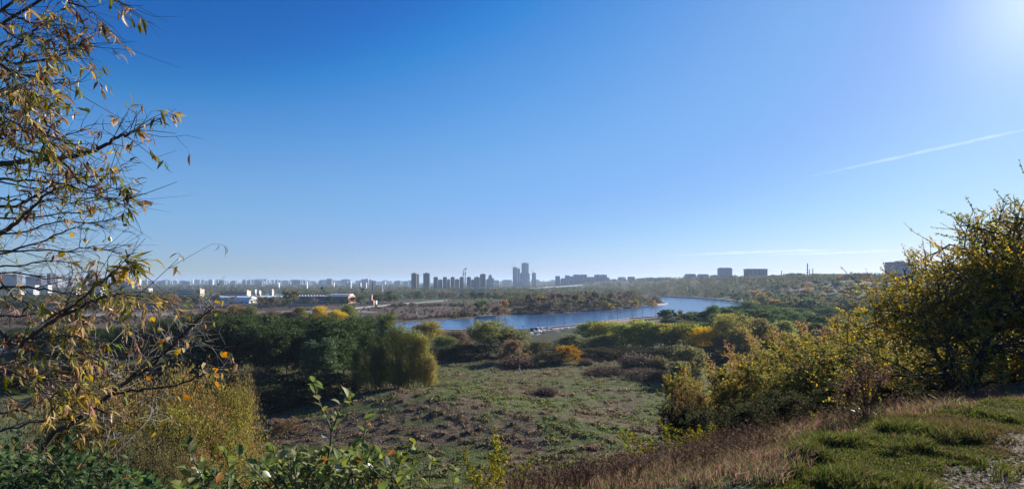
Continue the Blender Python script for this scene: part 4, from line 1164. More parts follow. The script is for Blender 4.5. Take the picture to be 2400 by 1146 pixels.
# chimneys, poles and masts
for px, top, lab in [(577, 646, 'first'), (585, 646, 'second'), (594, 646, 'third'), (608, 646, 'fourth'), (617, 646, 'fifth'), (627, 646, 'rightmost')]:
    stack_chimney(px, top, 6000, 3.4, f'{lab} from left of the six thin far power station chimneys', [(0.35, 0.3, 0.3), (0.5, 0.16, 0.13), (0.7, 0.7, 0.7)], 'six thin power station chimneys')
stack_chimney(1086, 632, 3400, 5.5, 'striped tall chimney behind the dark towers, left of the steaming pair', [(0.35, 0.34, 0.36), (0.25, 0.10, 0.10), (0.62, 0.62, 0.64)], 'pair of striped chimneys behind the dark towers')
stack_chimney(1090.5, 631, 3400, 5.5, 'striped tall chimney with white vapour at its top, right of the pair', [(0.35, 0.34, 0.36), (0.25, 0.10, 0.10), (0.62, 0.62, 0.64)], 'pair of striped chimneys behind the dark towers')
st = Geo(); gq = np.random.default_rng(3)
for k in range(9):
    c = np.array([(1091 - 1200) / F * 3400 + k * 1.5 - 4, 3400 + gq.uniform(-3, 3), EYE - (629.5 - HORIZON) / F * 3400 + gq.uniform(-1.5, 2.5)]); n_ = 8
    th = np.linspace(0.2, math.pi - 0.2, 5); ph = np.arange(n_) * 2 * math.pi / n_
    V = np.array([[c[0] + 5 * math.sin(t_) * math.cos(p_), c[1] + 5 * math.sin(t_) * math.sin(p_), c[2] + 4 * math.cos(t_)] for t_ in th for p_ in ph])
    fcs = [(i * n_ + j, i * n_ + (j + 1) % n_, (i + 1) * n_ + (j + 1) % n_, (i + 1) * n_ + j) for i in range(4) for j in range(n_)]
    st.add(V, fcs, (0.85, 0.85, 0.85), smooth=True)
st.build('steam', M_ATTR, label='small white puff of vapour over the pair of striped chimneys', kind='stuff')
stack_chimney(873.5, 658, 1500, 2.6, 'lone dark boiler chimney on the flats above the brick tower', [(0.10, 0.085, 0.085)], bands=1)
stack_chimney(896, 667, 1500, 2.4, 'short white post like chimney right of the lone dark one', [WHITE], bands=1)
for px, top, Y, wd, lab in [(653.5, 662, 2600, 3, 'narrow white block above the long white roof'), (719.5, 660, 2600, 3.5, 'narrow white block left of the flat roofed grey block'), (782.5, 663, 2500, 3.5, 'narrow white block right of the flat roofed grey block'), (814.5, 660, 2600, 3.5, 'narrow white block at the left of a pale one'), (820, 661, 2600, 8, 'pale block with white left flank'), (844, 663, 2500, 6, 'white low block, left of two'), (857, 663, 2500, 6, 'white low block, right of two')]:
    block('apartment_block', px - wd / 2, px + wd / 2, top, Y, WHITE, lab, depth=12, roof=0)
block('office_block', 765, 780, 654, 4500, BLUEG, 'flat roofed grey block standing over the far skyline', depth=30, roof=1, cornice=True, cat='building')
for px0, px1, t, lab in [(847, 857, 655, 'first'), (856, 864, 654, 'second'), (865, 873, 656, 'third')]:
    block('apartment_block', px0, px1, t, 4600, (0.36, 0.36, 0.38), f'{lab} of three stepped pale blocks by the lone dark chimney', depth=24, roof=2, group='three stepped pale blocks')
# dark towers in the middle
block('apartment_tower', 964, 978, 641, 2300, DARKT, 'tall dark tower left of the twin pair', depth=26, roof=1, strips=2)
block('apartment_tower', 977.5, 982.5, 643, 2330, (0.07, 0.07, 0.09), 'slim dark slab tucked behind the left twin tower', depth=16, roof=0)
block('apartment_tower', 992, 1008, 641, 2300, DARKT, 'tall dark tower right of the twin pair', depth=22, roof=1, strips=3)
for px0, px1, t, wd in [(1016, 1027, 650, 'first'), (1038, 1048, 650, 'second'), (1056, 1066, 650, 'third'), (1077, 1087, 650, 'fourth'), (1094, 1104, 650, 'fifth')]:
    block('apartment_tower', px0, px1, t, 2500, (0.09, 0.085, 0.105), f'{wd} from left of the five equal dark towers in a row', depth=20, roof=1, strips=2, group='five equal dark towers')
for px0, px1, t, c, lab in [(1027, 1038, 656, BLUEG, 'low grey block between the first and second dark towers'), (1048, 1056, 655, PALE, 'low pale block between the second and third dark towers'), (1066, 1077, 655, BLUEG, 'low grey block between the third and fourth dark towers'), (1104, 1113, 656, BLUEG, 'low grey block right of the fifth dark tower'), (1111, 1125, 650, (0.16, 0.17, 0.22), 'wide grey blue block left of the tall grey tower')]:
    block('apartment_block', px0, px1, t, 2560, c, lab, depth=18, roof=1)
block('apartment_tower', 1125, 1138.5, 643, 2450, (0.13, 0.14, 0.18), 'tall grey tower right of the striped chimneys', depth=22, roof=1, strips=2)
def pointed():
    Y = 3000; X = (1149 - 1200) / F * Y; zb = gz(X, Y) - 1
    root = empty('pointed_tower', (X, Y, zb), 'pale stepped high rise with pointed roof right of the tall grey tower', 'tower')
    for x0, x1, h in ((-22, -11, 52), (-10.99, 10.99, 66), (11, 22, 54)):
        b = Geo(); b.box(x0, x1, 0, 22, 0, h); colored(b.build('wing', M_FAC, root), (0.36, 0.32, 0.33))
    r_ = Geo(); V = [(-10.9, 0.1, 66.02), (10.9, 0.1, 66.02), (10.9, 21.9, 66.02), (-10.9, 21.9, 66.02), (0, 11, 79)]
    r_.add(V, [(0, 1, 4), (1, 2, 4), (2, 3, 4), (3, 0, 4)]); colored(r_.build('roof', M_ROOF, root), (0.28, 0.24, 0.25))
pointed()
# the unfinished skyscrapers
SK = (0.24, 0.29, 0.38)
block('skyscraper', 1202, 1212, 627, 3600, SK, 'blue glass skyscraper, left of the tall group', depth=36, roof=1, strips=1, cat='skyscraper')
block('skyscraper', 1212.5, 1218.5, 630, 3620, (0.30, 0.34, 0.40), 'lower shoulder slab joined to the blue glass skyscraper', depth=30, roof=0, cat='skyscraper')
block('skyscraper', 1219, 1222.5, 640, 3640, (0.18, 0.21, 0.28), 'low dark slab between the two tallest skyscrapers', depth=20, roof=0, cat='skyscraper')
block('skyscraper', 1222.5, 1239, 617, 3600, (0.38, 0.38, 0.42), 'tallest skyscraper, still with raw concrete upper floors', depth=40, roof=1, strips=3, cat='skyscraper')
block('skyscraper', 1239.3, 1241.5, 641, 3610, (0.28, 0.31, 0.38), 'thin low slab at the right foot of the tallest skyscraper', depth=20, roof=0, cat='skyscraper')
block('skyscraper', 1247, 1256, 640, 3600, (0.28, 0.31, 0.38), 'shorter unfinished skyscraper on the right with a crane', depth=30, roof=1, strips=1, cat='skyscraper')
crane(1202, 621, 3660, 26, 'thin crane above the blue glass skyscraper', 2.6)
crane(1216, 624, 3660, 20, 'thin crane between the two tallest skyscrapers', 0.5)
crane(1230, 612, 3660, 36, 'crane on top of the tallest skyscraper', 2.9)
crane(1247.5, 632, 3590, 24, 'crane beside the shorter unfinished skyscraper', 0.3)
# slab blocks right of centre
for px0, px1, t, Y, c, s, lab in [(1302, 1312.5, 648, 3000, (0.26, 0.26, 0.30), 1, 'single grey tower block, first right of the skyscrapers'), (1315, 1325, 653, 3050, BLUEG, 1, 'low grey block right of the single tower block'),
    (1324.5, 1335.5, 646.5, 3000, (0.36, 0.37, 0.42), 2, 'pale tower block at the left of the long striped slabs'), (1336, 1343.5, 648.5, 3020, BLUEG, 1, 'narrow bluish block against the long striped slab'), (1344, 1359, 644.5, 2900, (0.36, 0.37, 0.43), 3, 'striped slab, left half of the long one'),
    (1359.5, 1376, 644.5, 2920, (0.33, 0.34, 0.42), 3, 'striped slab, right half of the long one'), (1376.5, 1392.5, 650, 2980, (0.24, 0.24, 0.29), 1, 'lower dull block between the striped slabs'), (1393.5, 1422.5, 644.5, 2900, (0.36, 0.37, 0.44), 4, 'wide striped slab with stepped roof, right of the lower dull block'),
    (1423, 1428, 651, 3100, PALE, 0, 'small pale block right of the wide striped slab'), (1449, 1466, 650, 3600, (0.40, 0.41, 0.46), 2, 'pale stepped block over the river bend trees'), (1472, 1488.5, 649.5, 3000, (0.17, 0.21, 0.30), 2, 'blue dark block right of the pale stepped one'), (1492, 1512, 653, 3800, PALE, 2, 'pale hazy blocks right of the blue dark one')]:
    block('apartment_block', px0, px1, t, Y, c, lab, depth=18, roof=2, strips=s)
block('apartment_block', 1516, 1575, 651.5, 2500, (0.22, 0.22, 0.27), 'very long low grey slab over the right bank trees', depth=16, roof=3)
block('apartment_block', 1607, 1631.5, 643.5, 2300, (0.34, 0.35, 0.42), 'pale slab on the ridge, leftmost of two alike', depth=16, roof=3, strips=4)
block('apartment_block', 1637, 1661.5, 644, 2300, (0.34, 0.35, 0.42), 'pale slab on the ridge, right of two alike', depth=16, roof=3, strips=4)
block('apartment_block', 1667.5, 1686, 645.5, 2250, (0.32, 0.33, 0.40), 'lower pale slab touching the big square block', depth=16, roof=1, strips=2)
block('apartment_block', 1686, 1716.5, 629.5, 2000, (0.36, 0.37, 0.43), 'big square pale block, tallest on the right ridge', depth=20, roof=4, strips=4)
block('apartment_block', 1749.5, 1799, 632, 1800, (0.20, 0.21, 0.27), 'broad grey block with projecting cornice on the ridge', depth=22, roof=5, strips=5, cornice=True)
block('industrial_building', 1804, 1822, 646, 1700, (0.20, 0.19, 0.22), 'low dark roofline right of the broad cornice block', depth=14, roof=1, cat='building')
block('industrial_building', 1849, 1887, 642, 1700, (0.22, 0.24, 0.31), 'flat long industrial hall left of the striped chimney', depth=20, roof=2, cat='building', mat=M_SHED)
block('industrial_building', 1908, 2040, 642.5, 1650, (0.16, 0.13, 0.14), 'long low dark hall along the right ridge', depth=16, roof=0, cat='building', mat=M_SHED)
block('apartment_block', 2087, 2141, 615, 1150, (0.30, 0.34, 0.44), 'large blue grey block behind the yellow tree at right', depth=18, roof=1, strips=0)
block('apartment_block', 2155, 2200, 633, 1250, (0.22, 0.20, 0.24), 'low dull block right of the large blue grey one', depth=14, roof=1)
stack_chimney(1831.5, 634.5, 1700, 1.6, 'short dark chimney right of the broad cornice block', [(0.14, 0.12, 0.13)], bands=1)
stack_chimney(1892.5, 617.5, 1700, 2.4, 'tall banded dark and white chimney on the right ridge', [(0.12, 0.10, 0.10), (0.62, 0.6, 0.6), (0.13, 0.10, 0.10)], bands=11)
stack_chimney(1897, 631, 1700, 1.7, 'thin dark chimney close to the banded one', [(0.15, 0.12, 0.12)], bands=1)
stack_chimney(1905, 629.5, 1700, 1.8, 'dark chimney rightmost of the three on the ridge', [(0.17, 0.12, 0.11)], bands=1)

# hazy far blocks: alike and shared labels where nothing tells them apart
g = np.random.default_rng(41)
def far_blocks(n, p0, p1, Y0, Y1, t0, t1, label, group):
    for k in range(n):
        Y = g.uniform(Y0, Y1); px = g.uniform(p0, p1); w = g.choice([3, 5, 8, 13, 22], p=[0.15, 0.25, 0.25, 0.2, 0.15])
        c = np.array([PALE, BLUEG, WHITE, (0.30, 0.27, 0.28), (0.2, 0.22, 0.27)][g.choice(5, p=[0.2, 0.3, 0.07, 0.2, 0.23])])
        block('far_apartment_block', px, px + w, t0 + (t1 - t0) * g.beta(3.5, 1.6) - (1.2 if w < 6 and g.uniform() < 0.3 else 0), Y, tuple(c), label, depth=20, roof=1, group=group, parts=False)
far_blocks(80, 325, 700, 4600, 8500, 651.5, 660, 'tiny hazy block in the far skyline left of the flat roofed grey block', 'far skyline blocks at left')
far_blocks(60, 640, 965, 4600, 8500, 653, 660, 'tiny hazy block in the far skyline left of the dark twin towers', 'far skyline blocks before the twin towers')
far_blocks(20, 1135, 1202, 4500, 8000, 653, 660, 'tiny hazy block in the far skyline left of the skyscrapers', 'far skyline blocks by the skyscrapers')
far_blocks(40, 1238, 1610, 4500, 8000, 651, 659, 'tiny hazy block in the far skyline right of the skyscrapers', 'far skyline blocks right of the skyscrapers')

# viaduct, structures on the flats
def viaduct():
    A, B = np.array([(1238 - 1200) / F * 1800, 1800.0]), np.array([(1362 - 1200) / F * 2300, 2300.0])
    root = empty('viaduct', (A[0], A[1], 0), 'long low grey viaduct below the striped slabs', 'bridge')
    d = (B - A) / np.hypot(*(B - A)); n = np.array([-d[1], d[0]]); L_ = np.hypot(*(B - A))
    dk = Geo(); P = [np.zeros(2) - n * 8, d * L_ - n * 8, d * L_ + n * 8, n * 8]
    V = np.array([(*P[0], 9.5), (*P[1], 17.5), (*P[2], 17.5), (*P[3], 9.5), (*P[0], 12), (*P[1], 20), (*P[2], 20), (*P[3], 12)])
    dk.add(V, [(0, 3, 2, 1), (4, 5, 6, 7), (0, 1, 5, 4), (1, 2, 6, 5), (2, 3, 7, 6), (3, 0, 4, 7)]); colored(dk.build('deck', M_PAINT, root), (0.42, 0.44, 0.48))
    for k in range(11):
        c = d * L_ * (k + 0.5) / 11; pr = Geo(); pr.box(c[0] - 2, c[0] + 2, c[1] - 2, c[1] + 2, -1, 9.4 + 8 * (k + 0.5) / 11); colored(pr.build('pier', M_PAINT, root), (0.33, 0.34, 0.36))
viaduct()
for px0, px1, t, Y, c, lab in [(1172, 1216, 691, 1080, (0.50, 0.49, 0.47), 'pale concrete platform on the flats behind the far bank'), (1197, 1217, 696, 960, (0.12, 0.11, 0.12), 'dark low shed on the right of the pale concrete platform'), (1239, 1252, 698, 890, (0.10, 0.10, 0.11), 'dark low hut behind the left end of the wooded point'), (1070, 1165, 678, 1650, (0.22, 0.24, 0.28), 'long flat grey depot roof below the tall grey tower')]:
    block('depot', px0, px1, t, Y, c, lab, depth=14, roof=0, cat='shed', mat=M_PAINT)

# ------------------------------------------------------------------ embankments and the building site on the near bank
def wall_strip(name, pts, w, z0, z1, color, label, cat='embankment'):
    P = np.array(pts, float); root_o = np.array([P[0, 0], P[0, 1], 0.0]); g_ = Geo()
    nrm = []
    for i in range(len(P)):
        a = P[max(i - 1, 0)]; b = P[min(i + 1, len(P) - 1)]; d = (b - a) / np.hypot(*(b - a)); nrm.append((-d[1], d[0]))
    nrm = np.array(nrm); A = P - root_o[:2]; B = A + nrm * w
    n = len(P)
    V = np.vstack([np.c_[A, np.full(n, z0)], np.c_[B, np.full(n, z0)], np.c_[A, np.full(n, z1)], np.c_[B, np.full(n, z1)]])
    f = []
    for i in range(n - 1): f += [(2 * n + i, 2 * n + i + 1, 3 * n + i + 1, 3 * n + i), (i, i + 1, 2 * n + i + 1, 2 * n + i), (n + i + 1, n + i, 3 * n + i, 3 * n + i + 1)]
    f += [(0, 2 * n, 3 * n, n), (n - 1, 2 * n - 1, 4 * n - 1, 3 * n - 1)]
    g_.add(V, f)
    o = g_.build(name, M_PAINT, None, label, cat); colored(o, color); o.location = root_o; return o
EB = [(-60, 347), (12, 354), (52, 393), (106, 460), (141, 490), (250, 602)]
wall_strip('embankment_wall', EB, 1.6, -1.5, 2.5, (0.45, 0.38, 0.33), 'pale concrete river wall along the near bank')
wall_strip('promenade', [(x + 3, y - 7) for x, y in EB], 3.5, 0.0, 1.85, (0.36, 0.27, 0.22), 'brown paved promenade behind the near river wall', 'walkway')
wall_strip('low_wall', [(x + 9, y - 16) for x, y in EB[1:5]], 0.8, 0.0, 2.5, (0.5, 0.42, 0.36), 'low pale retaining wall above the building site', 'wall')
wall_strip('embankment_wall', [(380, 800), (388, 950), (378, 1085), (338, 1190)], 2.2, -1.5, 2.6, (0.48, 0.47, 0.45), 'pale stone river wall under the wooded right bank')
for k in range(34):
    t = g.uniform(0, 1); px = 1238 + 125 * t; Y = 345 + 38 * t - g.uniform(0, 28) * (1 - 0.4 * t); X = (px - 1200) / F * Y
    b = Geo(); w, d, h = g.uniform(1.0, 3.2), g.uniform(0.8, 1.8), g.uniform(0.8, 2.0)
    for q in range(g.integers(1, 4)):
        b.box(-w / 2 + g.uniform(-0.2, 0.2), w / 2, -d / 2, d / 2 + g.uniform(-0.1, 0.2), q * h * 0.34, (q + 1) * h * 0.34 - 0.01)
    o = b.build('concrete_slab_pile', M_PAINT, None, 'pile of white concrete slabs on the river building site', 'slab pile', 'white slab piles on the building site'); colored(o, WHITE); o.location = (X, Y, gz(X, Y) - 0.05); o.rotation_euler = (0, 0, g.uniform(0, 3))
def truck(px, Y, label, cabc, bedc):
    X = (px - 1200) / F * Y; root = empty('truck', (X, Y, gz(X, Y)), label, 'truck', None, 0.5)
    b = Geo(); b.box(-3, 1.5, -1.2, 1.2, 1.0, 2.5); colored(b.build('bed', M_PAINT, root), bedc)
    c = Geo(); c.box(1.6, 3.4, -1.15, 1.15, 0.7, 2.9); colored(c.build('cab', M_PAINT, root), cabc)
    w = Geo(); w.box(3.41, 3.44, -0.95, 0.95, 1.8, 2.6); w.build('windscreen', GLASS, root)
    for x in (-2.2, -0.9, 2.4):
        for y in (-1.1, 1.1):
            h = Geo(); h.tube([(x, y - 0.15, 0.5), (x, y + 0.15, 0.5)], 0.5, 10, (0.03, 0.03, 0.03)); h.build('wheel', M_ATTR, root)
truck(1253, 348, 'dark dump truck on the site beside the low pale wall', (0.7, 0.7, 0.7), (0.06, 0.05, 0.05))
truck(1263, 354, 'white truck at the low pale wall end', WHITE, (0.5, 0.3, 0.25))
for i, (px, Y) in enumerate([(1262, 352), (1282, 360), (1322, 376), (1408, 414), (1447, 436), (1482, 460), (1506, 472), (1537, 484)]):
    X = (px - 1200) / F * Y
    if i == 0:
        lr = empty('street_lamp', (X, Y, 1.8), 'thin dark lamp post on the near promenade against the water', 'street lamp', 'lamp posts along the near promenade')
        p_ = Geo(); p_.tube([(0, 0, 0), (0, 0, 8.5)], [0.16, 0.09], 6, (0.05, 0.05, 0.06)); p_.build('pole', M_ATTR, lr)
        h_ = Geo(); h_.tube([(0, 0, 8.4), (0.9, 0, 8.8), (1.5, 0, 8.8)], 0.07, 5, (0.05, 0.05, 0.06)); h_.box(1.2, 2.0, -0.15, 0.15, 8.68, 8.83, (0.05, 0.05, 0.06)); h_.build('lamp_head', M_ATTR, lr)
        parts_ = [c for c in lr.children]
    else:
        c = lr.copy(); COL.objects.link(c); c.location = (X, Y, 1.8)
        for q in lr.children:
            if q.parent == lr:
                d = q.copy(); COL.objects.link(d); d.parent = c
def sign_post(px, Y, h, label):
    X = (px - 1200) / F * Y; root = empty('white_marker', (X, Y, -1.0), label, 'marker')
    p_ = Geo(); p_.tube([(0, 0, 0), (0, 0, h + 1)], [0.35, 0.15], 6, (0.8, 0.8, 0.8)); p_.build('pole', M_ATTR, root)
    q = Geo(); V = [(0, 0, 2.0), (1.3, 0, 2.0), (0.15, 0, h + 0.8), (0, 0.2, 2.0), (1.3, 0.2, 2.0), (0.15, 0.2, h + 0.8)]; q.add(V, [(0, 1, 2), (5, 4, 3)], (0.8, 0.8, 0.8)); q.add(V, [(0, 3, 4, 1), (1, 4, 5, 2), (2, 5, 3, 0)], (0.8, 0.8, 0.8)); q.build('triangle_board', M_ATTR, root)
sign_post(1199, 372, 4.2, 'white triangular marker at the water, left of two'); sign_post(1225, 376, 3.6, 'white triangular marker at the water, right of two')
# leaning pale pole, buoy, snag, dead trunks, pale bent pipe
A, B = at(1748, 715, 560), at(1736.5, 698, 575)
lp = Geo(); o_ = A - np.array([0, 0, 9.0]); lp.tube([(A - o_) + (A - B) * 0.9, A - o_, B - o_], [0.55, 0.5, 0.35], 6, (0.75, 0.74, 0.7))
b_ = lp.build('leaning_pole', M_ATTR, None, 'long pale pole leaning left above the dark wood by the river', 'pole'); b_.location = o_
bu = Geo(); bu.tube([(0, 0, -0.4), (0, 0, 0.5), (0, 0, 2.0), (0, 0, 2.6)], [0.9, 0.9, 0.35, 0.3], 10, (0.08, 0.05, 0.05)); o = bu.build('buoy', M_ATTR, None, 'small dark channel buoy floating in the river bend', 'buoy'); o.location = ((1672 - 1200) / F * 730, 730, 0)
sn = Geo(); sn.tube([(0, 0, 0), (0.8, 0, 9), (1.4, 0, 17), (2.6, 0.3, 24)], [0.5, 0.4, 0.28, 0.06], 6, (0.07, 0.06, 0.05))
for z, dx in ((13, 2.6), (17, -2.0), (19, 2.5), (21, -1.6)): sn.tube([(0.08 * z, 0, z), (0.08 * z + dx, 0.4, z + 2.6)], [0.14, 0.04], 4, (0.07, 0.06, 0.05))
o = sn.build('dead_tree', M_ATTR, None, 'tall bare dead tree sticking up over the wooded point', 'tree'); o.location = ((1363 - 1200) / F * 690, 690, gz((1363 - 1200) / F * 690, 690))
for px, Y, h, ln, lab in [(976, 490, 10, 0.7, 'pale dead birch trunk on the far bank, left of two'), (979.5, 492, 7, -0.3, 'shorter pale dead birch trunk on the far bank, right of two')]:
    d = Geo(); d.tube([(0, 0, -0.2), (ln * 0.4, 0, h * 0.5), (ln, 0, h)], [0.22, 0.17, 0.06], 5, (0.6, 0.57, 0.52))
    for k in range(3): d.tube([(ln * 0.5, 0, h * (0.5 + 0.15 * k)), (ln * 0.5 + (1.1 if k % 2 else -1.1), 0.2, h * (0.62 + 0.15 * k))], [0.07, 0.02], 4, (0.55, 0.52, 0.48))
    o = d.build('dead_birch', M_ATTR, None, lab, 'tree'); X = (px - 1200) / F * Y; o.location = (X, Y, gz(X, Y))
pp = Geo(); A = at(1225, 876, 187); B = at(1217, 861, 188); C_ = at(1218.5, 868, 187.4); gg_ = gz(A[0], A[1]); A[2] = max(A[2], gg_)
pp.tube([(0, 0, -0.1), C_ - A, B - A], [0.16, 0.16, 0.14], 6, (0.45, 0.47, 0.46)); o = pp.build('bent_pipe', M_ATTR, None, 'pale bent pipe sticking out of the meadow grass', 'pipe'); o.location = A
# small stone landing on the far bank
lg = Geo(); lg.box(-9, 9, -2.2, 2.2, -1.5, 2.2); o = lg.build('stone_landing', M_PAINT, None, 'small pale stone landing on the far bank', 'landing'); colored(o, (0.36, 0.31, 0.25)); X, Y = (1141 - 1200) / F * 498, 498; o.location = (X, Y, 0); o.rotation_euler = (0, 0, 0.62)
wall_strip('embankment_wall', [(205, 742), (243, 802), (251, 858), (242, 925)][::-1], 1.2, -1.5, 1.7, (0.62, 0.6, 0.56), 'white low stone edging at the tip of the wooded point')
# ------------------------------------------------------------------ leaf-by-leaf plants near the camera
def ribbon_leaf(kind):
    """template leaf along +X, length 1: vertices (x, y, z) and faces"""
    if kind == 'ovate': xs, ws, zs = (0, 0.3, 0.68, 1.0), (0.03, 0.26, 0.22, 0.0), (0, 0.03, 0.0, -0.10)
    elif kind == 'round': xs, ws, zs = (0, 0.25, 0.7, 1.0), (0.05, 0.36, 0.34, 0.02), (0, 0.02, 0.0, -0.06)
    elif kind == 'lance': xs, ws, zs = (0, 0.3, 0.65, 1.0), (0.02, 0.11, 0.085, 0.0), (0, 0.02, -0.07, -0.24)
    else: xs, ws, zs = (0, 0.3, 0.65, 1.0), (0.02, 0.07, 0.06, 0.0), (0, 0.05, -0.12, -0.42)     # curled
    V = []; fold = 0.35 if kind != 'curl' else 0.9
    for x, w, z in zip(xs, ws, zs): V += [(x, w, z + w * fold), (x, 0, z), (x, -w, z + w * fold)]
    Fc = []
    for k in range(3): a = 3 * k; Fc += [(a, a + 1, a + 4, a + 3), (a + 1, a + 2, a + 5, a + 4)]
    return np.array(V), np.array(Fc)
TPL = {k: ribbon_leaf(k) for k in ('ovate', 'round', 'lance', 'curl')}

def frames(d, g, roll=0.6, upv=None):
    """per-leaf axes: d along the leaf, n roughly up"""
    d = d / (np.linalg.norm(d, axis=1, keepdims=True) + 1e-9)
    up = np.tile([0, 0, 1.0], (len(d), 1)) + g.normal(0, roll, (len(d), 3))
    s = np.cross(up, d); s /= np.linalg.norm(s, axis=1, keepdims=True) + 1e-9
    n = np.cross(d, s)
    return d, s, n

def put_leaves(G, kind, P, D, size, col, g, roll=0.6, mat=0):
    T, Fc = TPL[kind]; n = len(P)
    if n == 0: return
    d, s, nn = frames(D, g, roll)
    size = np.broadcast_to(size, (n,)).reshape(n, 1, 1)
    V = P[:, None] + size * (T[None, :, 0:1] * d[:, None] + T[None, :, 1:2] * s[:, None] + T[None, :, 2:3] * nn[:, None] * 1.0)
    f = (Fc[None] + (np.arange(n) * len(T))[:, None, None]).reshape(-1, 4)
    G.add(V.reshape(-1, 3), f, np.repeat(col, len(T), 0), mat, True)

def smooth_path(pts, n):
    p = np.asarray(pts, float); t = np.linspace(0, len(p) - 1, n); out = []
    for q in t:
        i = min(int(q), len(p) - 2); f = q - i
        p0 = p[max(i - 1, 0)]; p1 = p[i]; p2 = p[i + 1]; p3 = p[min(i + 2, len(p) - 1)]
        out.append(0.5 * (2 * p1 + (p2 - p0) * f + (2 * p0 - 5 * p1 + 4 * p2 - p3) * f * f + (3 * p1 - p0 - 3 * p2 + p3) * f ** 3))
    return np.array(out)

def palette(g, n, cols, w, jit=0.25):
    c = np.asarray(cols)[g.choice(len(cols), n, p=np.asarray(w) / np.sum(w))]
    return np.clip(c * g.uniform(1 - jit, 1 + jit, (n, 1)), 0, 1)

# ------------------------------------------------------------------ the ash-leaved maple leaning in from the left
TAN = (0.42, 0.30, 0.15); STRAW = (0.38, 0.30, 0.10); OLV = (0.15, 0.14, 0.035); LGRN = (0.13, 0.16, 0.03); YEL = (0.42, 0.29, 0.035); BRN = (0.15, 0.085, 0.045); PINKT = (0.36, 0.22, 0.15)
def compound_leaf(P, D, S, K, C, g, pos, out, scale, cols, w):
    """one drooping dry compound leaf: three to five leaflets along a thin stalk"""
    out = out / (np.linalg.norm(out) + 1e-9)
    st = out * 0.75 + np.array([0, 0, -0.25]) + g.normal(0, 0.25, 3); L_ = scale * g.uniform(0.8, 1.5)
    n = g.integers(3, 6)
    c0 = palette(g, 1, cols, w)[0]
    for k in range(n):
        f = 0.45 + 0.55 * k / max(n - 1, 1)
        p = pos + st * L_ * f + np.array([0, 0, -0.12 * L_ * f * f])
        dd = st * 0.7 + g.normal(0, 0.55, 3) + np.array([0, 0, -0.55])
        P.append(p); D.append(dd); S.append(scale * g.uniform(0.75, 1.35)); K.append(g.integers(0, 3)); C.append(np.clip(c0 * g.uniform(0.7, 1.3) + g.normal(0, 0.015, 3), 0.01, 1))
    return [pos, pos + st * L_ * 0.6, pos + st * L_ + np.array([0, 0, -0.12 * L_])]

